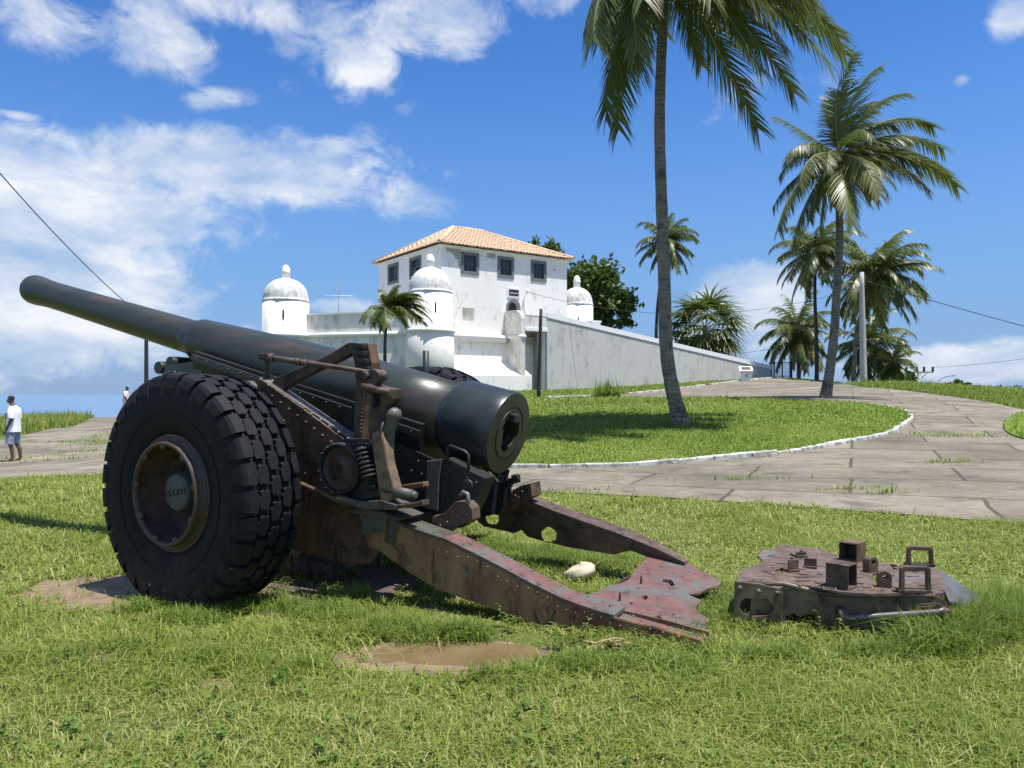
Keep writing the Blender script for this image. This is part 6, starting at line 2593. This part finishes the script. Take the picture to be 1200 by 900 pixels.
    for s, ax_ in ((1, .0), (-1, -.11)):
        mb = MB()
        mb.prism([Vector((ax_ + x, s * .105 + y, .004)) * k for (x, y) in ((-.06, -.035), (.0, -.032), (.10, -.045), (.18, -.035), (.21, .01), (.18, .045), (.08, .045), (0, .035), (-.06, .03))], (0, 0, .018 * k))
        mb.tube([Vector((ax_ + .12, s * .105 + y, z)) * k for (y, z) in ((-.042, .02), (-.02, .065), (.02, .065), (.045, .02))], .008 * k, 6)
        mb.build('sandal', M['sandal'], o)
    return o


M['skin'] = noisy('brown_skin', (.11, .055, .034), (.15, .075, .046), 20, .5, bmp=0)
M['hair'] = noisy('short_black_hair', (.008, .007, .006), (.016, .014, .012), 60, .8, bmp=.4)
M['white_shirt'] = noisy('white_cotton', (.74, .75, .78), (.82, .83, .85), 12, .9, bmp=.15)
M['pink_shirt'] = noisy('pale_pink_cotton', (.62, .50, .48), (.72, .62, .60), 12, .9, bmp=.15)
M['shorts'] = noisy('faded_denim', (.12, .16, .23), (.24, .30, .40), 9, .9, (.42, .46, .52), .56, 12, .2)
M['sandal'] = noisy('pink_sandal', (.45, .26, .22), (.55, .34, .29), 8, .7)
p = ground_px(16, 541.5)
hgt = (541.5 - 464) / F * p.y
person('person in a loose white T-shirt and denim shorts standing on the paving with head bent', p, R(192), hgt, M['white_shirt'], M['shorts'])
p = W(147.5, 488, 39)
p.z = gz(p.x, p.y)
person('far person in a pale top walking behind the tyre at the left crest', p, R(25), max(1.5, H + (HOR - 453) / F * 39 - p.z), M['pink_shirt'], M['shorts'], back=True)

# ------------------------------------------------------------------ puddles, bare soil, small things
def blob(pts, n=5, jit=.0, seed=1):
    r_ = random.Random(seed)
    L_ = smooth_line(ground_line(pts), n, True)
    c = sum(L_, Vector((0, 0))) / len(L_)
    return [c + (p - c) * (1 + r_.uniform(-jit, jit)) for p in L_]


soil_px = [[(425, 765), (455, 752), (520, 752), (600, 760), (645, 770), (640, 786), (580, 795), (500, 796), (440, 790), (395, 785), (400, 770)],
           [(15, 708), (50, 684), (110, 678), (165, 679), (185, 697), (160, 716), (90, 718), (45, 716)],
           [(80, 774), (110, 764), (150, 768), (158, 778), (130, 786), (95, 785)],
           [(232, 806), (245, 800), (266, 802), (268, 812), (250, 817)],
           [(285, 712), (300, 690), (370, 678), (460, 668), (480, 690), (400, 712), (330, 722)],
           [(385, 780), (392, 770), (410, 772), (405, 784)],
           [(425, 660), (470, 678), (520, 704), (600, 732), (660, 752), (740, 768), (830, 772), (830, 788), (740, 788), (650, 776), (560, 752), (490, 730), (430, 700)],
           [(855, 738), (880, 742), (940, 752), (1000, 758), (1080, 750), (1112, 740), (1118, 752), (1080, 766), (1000, 774), (930, 770), (880, 760), (852, 750)]]
soils = [blob(s, 6, .13, i) for i, s in enumerate(soil_px)]
for s in soils[:4] + soils[5:6]:
    sheet('bare_soil', s, .12, .006, M['soil'])
sheet('bare_soil', soils[4], .12, .006, M['mulch'])
SHORT = [soils[6], soils[7]]
pud_px = [[(440, 768), (470, 757), (520, 756), (580, 760), (625, 768), (636, 777), (600, 786), (540, 789), (480, 790), (445, 784)], [(95, 775), (115, 769), (140, 771), (150, 777), (120, 782)]]
puds = [blob(s, 6, .04, i + 20) for i, s in enumerate(pud_px)]
for s, dp_ in zip(puds, (.022, .012)):
    zr_ = gz_arr(np.array([tuple(p) for p in s]))
    sheet('puddle', s, .1, 0, M['puddle'], level=float(np.median(zr_)) + .006)

# stone between the trail legs
c = ground_px(680, 684)
st = MB()
rr = random.Random(33)
n1_, n2_ = 10, 18
vs = []
for i in range(n1_ + 1):
    ph = math.pi * i / n1_
    for j in range(n2_):
        th = 2 * math.pi * j / n2_
        f_ = 1 + .10 * math.sin(3 * th + i) + rr.uniform(-.04, .04)
        vs.append((.115 * f_ * math.sin(ph) ** .7 * math.cos(th), .085 * f_ * math.sin(ph) ** .7 * math.sin(th), .055 * math.cos(ph) + .02 * math.cos(th)))
st.add(vs, [(i * n2_ + j, i * n2_ + (j + 1) % n2_, (i + 1) * n2_ + (j + 1) % n2_, (i + 1) * n2_ + j) for i in range(n1_) for j in range(n2_)], True)
so_ = st.build('stone', M['stone'])
so_.location = (c.x, c.y, c.z + .075)
tag(so_, 'flat sandy stone lying in the grass between the two trail legs', 'stone')
c = ground_px(712, 770)
lv = Leaves()
for k in range(12):
    a = rr.uniform(0, 6.28)
    d = Vector((math.cos(a), math.sin(a) * .6, rr.uniform(.1, .6)))
    lv.strip(Vector((rr.uniform(-.03, .03), rr.uniform(-.02, .02), .03 + rr.uniform(0, .05))), d, d.cross(Vector((0, 0, 1))).normalized(), rr.uniform(.06, .14), rr.uniform(.02, .045), .8, rr.uniform(.5, 1), 4)
do_ = lv.build('dry_leaf', M['dead'])
do_.location = c
tag(do_, 'curled dry brown leaf on the grass in front of the trail end', 'leaf')

# ------------------------------------------------------------------ grass
def blades(name, xy, zoff, hgt, wid, bend, tone, mat, seed, label=None):
    r_ = np.random.default_rng(seed)
    n = len(xy)
    z = gz_arr(xy) + zoff
    yaw = r_.uniform(0, 2 * np.pi, n)
    dx, dy = np.cos(yaw), np.sin(yaw)
    sx, sy = -dy, dx
    b = bend * r_.uniform(.3, 1.5, n)
    P0 = np.stack([xy[:, 0], xy[:, 1], z - .008], 1)
    M1 = P0 + np.stack([dx * hgt * b * .35, dy * hgt * b * .35, hgt * .58], 1)
    T = P0 + np.stack([dx * hgt * b * 1.15, dy * hgt * b * 1.15, hgt * np.clip(1.05 - .45 * b, .25, 1)], 1)
    S = np.stack([sx, sy, np.zeros(n)], 1) * wid[:, None] * .5
    v = np.stack([P0 - S, P0 + S, M1 - S * .8, M1 + S * .8, T], 1).reshape(-1, 3)
    o = np.arange(n)[:, None] * 5
    q = o + np.array([[0, 1, 3, 2]])
    t_ = o + np.array([[2, 3, 4]])
    tn = np.repeat(tone, 5)
    ob = leaf_mesh(name, v, [q, t_], tn, mat)
    tag(ob, label, kind='stuff')
    return ob


def vnoise(xy, scale, seed):
    """smooth value noise"""
    r_ = np.random.default_rng(seed)
    tab = r_.uniform(0, 1, (64, 64))
    p = xy * scale + 1000
    i = np.floor(p).astype(int)
    f = p - i
    f = f * f * (3 - 2 * f)
    a = tab[i[:, 0] % 64, i[:, 1] % 64]
    b = tab[(i[:, 0] + 1) % 64, i[:, 1] % 64]
    c = tab[i[:, 0] % 64, (i[:, 1] + 1) % 64]
    d = tab[(i[:, 0] + 1) % 64, (i[:, 1] + 1) % 64]
    return (a * (1 - f[:, 0]) + b * f[:, 0]) * (1 - f[:, 1]) + (c * (1 - f[:, 0]) + d * f[:, 0]) * f[:, 1]


def scatter(y0, y1, dens, seed, slope=.74, margin=1.2):
    r_ = np.random.default_rng(seed)
    area = (slope * (y1 * y1 - y0 * y0)) + 2 * margin * (y1 - y0)
    n = int(area * dens)
    u = r_.uniform(0, 1, n * 2)
    y = y0 + (y1 - y0) * r_.uniform(0, 1, n * 2)
    keep = u < (2 * (slope * y + margin)) / (2 * (slope * y1 + margin))
    y = y[keep]
    x = r_.uniform(-1, 1, len(y)) * (slope * y + margin)
    return np.stack([x, y], 1)


road_np = [tuple(p) for p in road_poly]
bandn = 0
for (y0, y1, dens, h0, wd, sd) in [(1.9, 3.6, 7200, .056, .0047, 1), (3.6, 5.2, 4600, .060, .0060, 2), (5.2, 8, 2200, .065, .0085, 3), (8, 12.8, 1000, .07, .012, 4)]:
    xy = scatter(y0, y1, dens, sd)
    jit = (vnoise(xy, 3.0, 8)[:, None] - .5) * .35
    onroad = inside(road_np, xy + np.array([[0, -1]]) * jit)
    keep = ~onroad
    r_ = np.random.default_rng(sd + 50)
    for i, s in enumerate(soils):
        ins = inside([tuple(p) for p in s], xy)
        prob = (.08, .05, .08, .12, .08, .15, .30, .35)[i]
        keep &= ~(ins & (r_.uniform(0, 1, len(xy)) > prob * (1 + 5 * (vnoise(xy, 7.0, 40 + i) > .66))))
    for s in puds:
        keep &= ~inside([tuple(p) for p in s], xy)
    clump = vnoise(xy, 1.3, 5) * .6 + vnoise(xy, 4.5, 6) * .4
    keep &= r_.uniform(0, 1, len(xy)) < .16 + 1.15 * clump
    xy = xy[keep]
    clump = clump[keep]
    n = len(xy)
    hh = h0 * (.45 + 1.15 * clump) * r_.lognormal(0, .28, n)
    for s in SHORT:
        hh = np.where(inside([tuple(p) for p in s], xy), hh * .55, hh)
    tone = np.clip(.15 + .55 * (1 - clump) + r_.normal(0, .16, n) + (r_.uniform(0, 1, n) < .07) * .5 + .35 * np.clip(vnoise(xy, .55, 33) - .5, 0, 1), 0, 1)
    flat = r_.uniform(0, 1, n) < .10
    tone = np.where(flat, np.clip(tone + .45, 0, 1), tone)
    blades('grass', xy, .0, np.where(flat, hh * .9, hh), wd * r_.uniform(.6, 1.35, n), np.where(flat, 2.2, .55 + .9 * r_.uniform(0, 1, n)), tone, M['grass'], sd + 10)

# lush tufts round the gun, the wreck and the puddle
tuft_px = []
r_ = np.random.default_rng(77)


def tuft_zone(px0, px1, pya, pyb, n):
    for _ in range(n):
        u = r_.uniform(0, 1)
        tuft_px.append((px0 + (px1 - px0) * u, pya + (pyb - pya) * u + r_.normal(0, 5)))


tuft_zone(250, 440, 722, 700, 34)
tuft_zone(430, 560, 742, 752, 30)
tuft_zone(300, 430, 712, 735, 20)
tuft_zone(560, 700, 650, 660, 40)
tuft_zone(600, 740, 672, 662, 46)
tuft_zone(540, 640, 630, 655, 26)
tuft_zone(660, 840, 786, 786, 22)
tuft_zone(800, 850, 770, 690, 16)
tuft_zone(990, 1110, 770, 766, 22)
tuft_zone(860, 960, 778, 780, 8)
tuft_zone(1090, 1190, 760, 735, 46)
tuft_zone(1110, 1190, 740, 715, 24)
tuft_zone(850, 870, 700, 745, 10)
tuft_zone(150, 260, 718, 734, 22)
tuft_zone(560, 640, 797, 800, 6)
tuft_zone(60, 420, 770, 800, 14)
allxy, allh, alltone = [], [], []
for (px, py) in tuft_px:
    c = ground_px(px, py)
    big = 1.0 if px < 1080 else 1.75
    m_ = int(r_.uniform(45, 80))
    allxy.append(np.array([[c.x, c.y]]) + r_.normal(0, .045 * big, (m_, 2)))
    allh.append(r_.uniform(.055, .13, m_) * (big if big == 1 else 2.1))
    alltone.append(np.full(m_, r_.uniform(.1, .6)) + r_.normal(0, .12, m_))
xy = np.concatenate(allxy)
blades('lush_grass', xy, 0, np.concatenate(allh), r_.uniform(.004, .0085, len(xy)), .35 + .75 * r_.uniform(0, 1, len(xy)), np.clip(np.concatenate(alltone), 0, 1), M['grass_lush'], 99)

# lawn of the island and beyond
isl_np = [tuple(p) for p in isl]
for (y0, y1, dens, h0, wd, sd) in [(13, 19, 330, .075, .020, 21), (19, 29, 140, .085, .032, 22)]:
    xy = scatter(y0, y1, dens, sd, .72, .5)
    xy = xy[inside(isl_np, xy)]
    r_ = np.random.default_rng(sd)
    cl = vnoise(xy, .45, 12) * .65 + vnoise(xy, 1.6, 15) * .35
    n = len(xy)
    blades('lawn_grass', xy, .07, h0 * (.5 + .9 * cl) * r_.lognormal(0, .25, n), wd * r_.uniform(.6, 1.3, n), .5 + .8 * r_.uniform(0, 1, n), np.clip(.02 + .95 * (1 - cl) + r_.normal(0, .17, n), 0, 1), M['lawn_blades'], sd)
xy = scatter(26, 62, 26, 25, .72, 2)
ins_r = inside(road_np, xy)
ins_i = inside(isl_np, xy)
fx, fy = (xy[:, 0] - FC.x) * math.cos(FA) + (xy[:, 1] - FC.y) * math.sin(FA), -(xy[:, 0] - FC.x) * math.sin(FA) + (xy[:, 1] - FC.y) * math.cos(FA)
xy = xy[(~ins_r | ins_i) & ~((fy > -2.3) & (fx > -9) & (fx < 33))]
r_ = np.random.default_rng(26)
n = len(xy)
cl = vnoise(xy, .3, 14)
zo = np.where(inside(isl_np, xy), .07, 0)
blades('lawn_grass', xy, zo, .11 * (.6 + .8 * cl) * r_.lognormal(0, .3, n), .07 * r_.uniform(.6, 1.3, n), .4 + .7 * r_.uniform(0, 1, n), np.clip(.25 + .45 * (1 - cl) + r_.normal(0, .17, n), 0, 1), M['lawn_blades'], 26)
# right patch, verge between kerb and ramp, kerb weeds
rp_np = [tuple(p) for p in rpatch]
xy = np.stack([r_.uniform(9, 24, 14000), r_.uniform(13, 28, 14000)], 1)
xy = xy[inside(rp_np, xy)]
n = len(xy)
blades('lawn_grass', xy, .05, .10 * r_.lognormal(0, .3, n), .028 * r_.uniform(.6, 1.3, n), .5 + .7 * r_.uniform(0, 1, n), np.clip(.4 + r_.normal(0, .2, n), 0, 1), M['lawn_blades'], 27)
# tall grass on the left crest and the right bank
cand = []
for (px, py, n_) in [(-20, 508, 500), (10, 504, 800), (30, 500, 800), (50, 497, 800), (70, 493, 800), (90, 490, 700), (110, 488, 500), (20, 492, 800), (50, 489, 700), (80, 487, 500), (0, 497, 800), (-30, 497, 500), (-60, 505, 600)]:
    c = ground_px(px, py)
    cand.append(np.array([[c.x, c.y]]) + r_.normal(0, 1, (n_, 2)) * np.array([[1.1, .9]]))
xy = np.concatenate(cand)
xy = xy[~inside(road_np, xy)]
n = len(xy)
blades('tall_grass', xy, 0, .33 * r_.lognormal(0, .3, n), .022 * r_.uniform(.6, 1.3, n), .2 + .5 * r_.uniform(0, 1, n), np.clip(.6 + r_.normal(0, .2, n), 0, 1), M['lawn_blades'], 28)
cand = []
for (px, py) in [(1005, 451), (1030, 453), (1050, 455), (1070, 457), (1090, 459), (1110, 461), (1130, 464), (1150, 467), (1170, 470), (1190, 474), (1215, 478), (1240, 482), (1100, 458), (1140, 463), (1180, 468), (1060, 453)]:
    c = ground_px(px, py)
    cand.append(np.array([[c.x, c.y]]) + r_.normal(0, 1, (900, 2)) * np.array([[1.1, 1.6]]) + np.array([[.2, 1.2]]))
xy = np.concatenate(cand)
xy = xy[~inside(road_np, xy)]
n = len(xy)
blades('tall_grass', xy, 0, .17 * r_.lognormal(0, .35, n), .03 * r_.uniform(.6, 1.3, n), .3 + .6 * r_.uniform(0, 1, n), np.clip(.4 + r_.normal(0, .2, n), 0, 1), M['lawn_blades'], 29)
# weeds in the paving joints and along the kerb
cand = []
for (px, py, sx, sy, n_) in [(1120, 543, .25, .10, 90), (1110, 512, .5, .15, 110), (1085, 510, .4, .12, 60), (1150, 513, .4, .12, 60), (870, 564, .35, .06, 70), (735, 590, .2, .05, 60), (1000, 575, .25, .05, 50), (1035, 580, .2, .05, 40), (660, 577, .4, .08, 50),
                             (120, 520, .7, .5, 300), (100, 530, .6, .2, 160), (60, 541, .9, .1, 120), (128, 510, .4, .7, 200), (20, 538, .8, .1, 90), (90, 518, .7, .15, 90), (140, 515, .4, .9, 200)]:
    c = ground_px(px, py)
    cand.append(np.array([[c.x, c.y]]) + r_.normal(0, 1, (n_, 2)) * np.array([[sx, sy]]))
for i in range(6, len(isl) - 30, 1):
    p = isl[i]
    cand.append(np.array([[p.x, p.y]]) + r_.normal(0, .12, (int(r_.uniform(0, 10)), 2)) + np.array([[0, -.05]]))
xy = np.concatenate(cand)
n = len(xy)
blades('joint_weeds', xy, .02, .09 * r_.lognormal(0, .35, n), .016 * r_.uniform(.6, 1.3, n), .5 + .7 * r_.uniform(0, 1, n), np.clip(.45 + r_.normal(0, .2, n), 0, 1), M['lawn_blades'], 30)

# leafy weeds by the wreck and in front of the trail
wl = Leaves()
rr = random.Random(55)
for (px, py, n_) in [(985, 745, 5), (1010, 752, 6), (1040, 750, 7), (1060, 745, 6), (1090, 745, 7), (1105, 752, 6), (960, 742, 3), (1075, 755, 6), (820, 700, 3), (815, 722, 4), (835, 715, 4), (845, 730, 4), (470, 690, 3), (600, 740, 3), (660, 760, 3), (545, 700, 3), (1130, 745, 5)]:
    for _ in range(n_):
        c = ground_px(px + rr.gauss(0, 10), py + rr.gauss(0, 4))
        h_ = rr.uniform(.05, .15)
        stem = Vector((rr.gauss(0, .03), rr.gauss(0, .03), h_))
        for j in range(10):
            u = .2 + .8 * j / 9
            a = j * 2.4 + rr.random()
            d = Vector((math.cos(a), math.sin(a), rr.uniform(-.1, .5)))
            wl.strip(c + stem * u, d, d.cross(Vector((0, 0, 1))).normalized(), rr.uniform(.018, .038), .017, .5, rr.uniform(.1, .9), 3)
for _ in range(170):
    c = ground_px(rr.uniform(-40, 1240), 700 + 230 * rr.random() ** .8)
    if inside([tuple(p) for p in soils[0]], np.array([[c.x, c.y]]))[0]:
        continue
    for _k in range(rr.randint(2, 5)):
        q = c + Vector((rr.gauss(0, .05), rr.gauss(0, .05), 0))
        for j in range(6):
            a = rr.uniform(0, 6.28)
            d = Vector((math.cos(a), math.sin(a), rr.uniform(.1, .7)))
            wl.strip(q + Vector((0, 0, rr.uniform(.01, .05))), d, d.cross(Vector((0, 0, 1))).normalized(), rr.uniform(.018, .035), .015, .6, rr.uniform(.1, .8), 3)
wo_ = wl.build('leafy_weeds', M['weed'])
tag(wo_, kind='stuff')
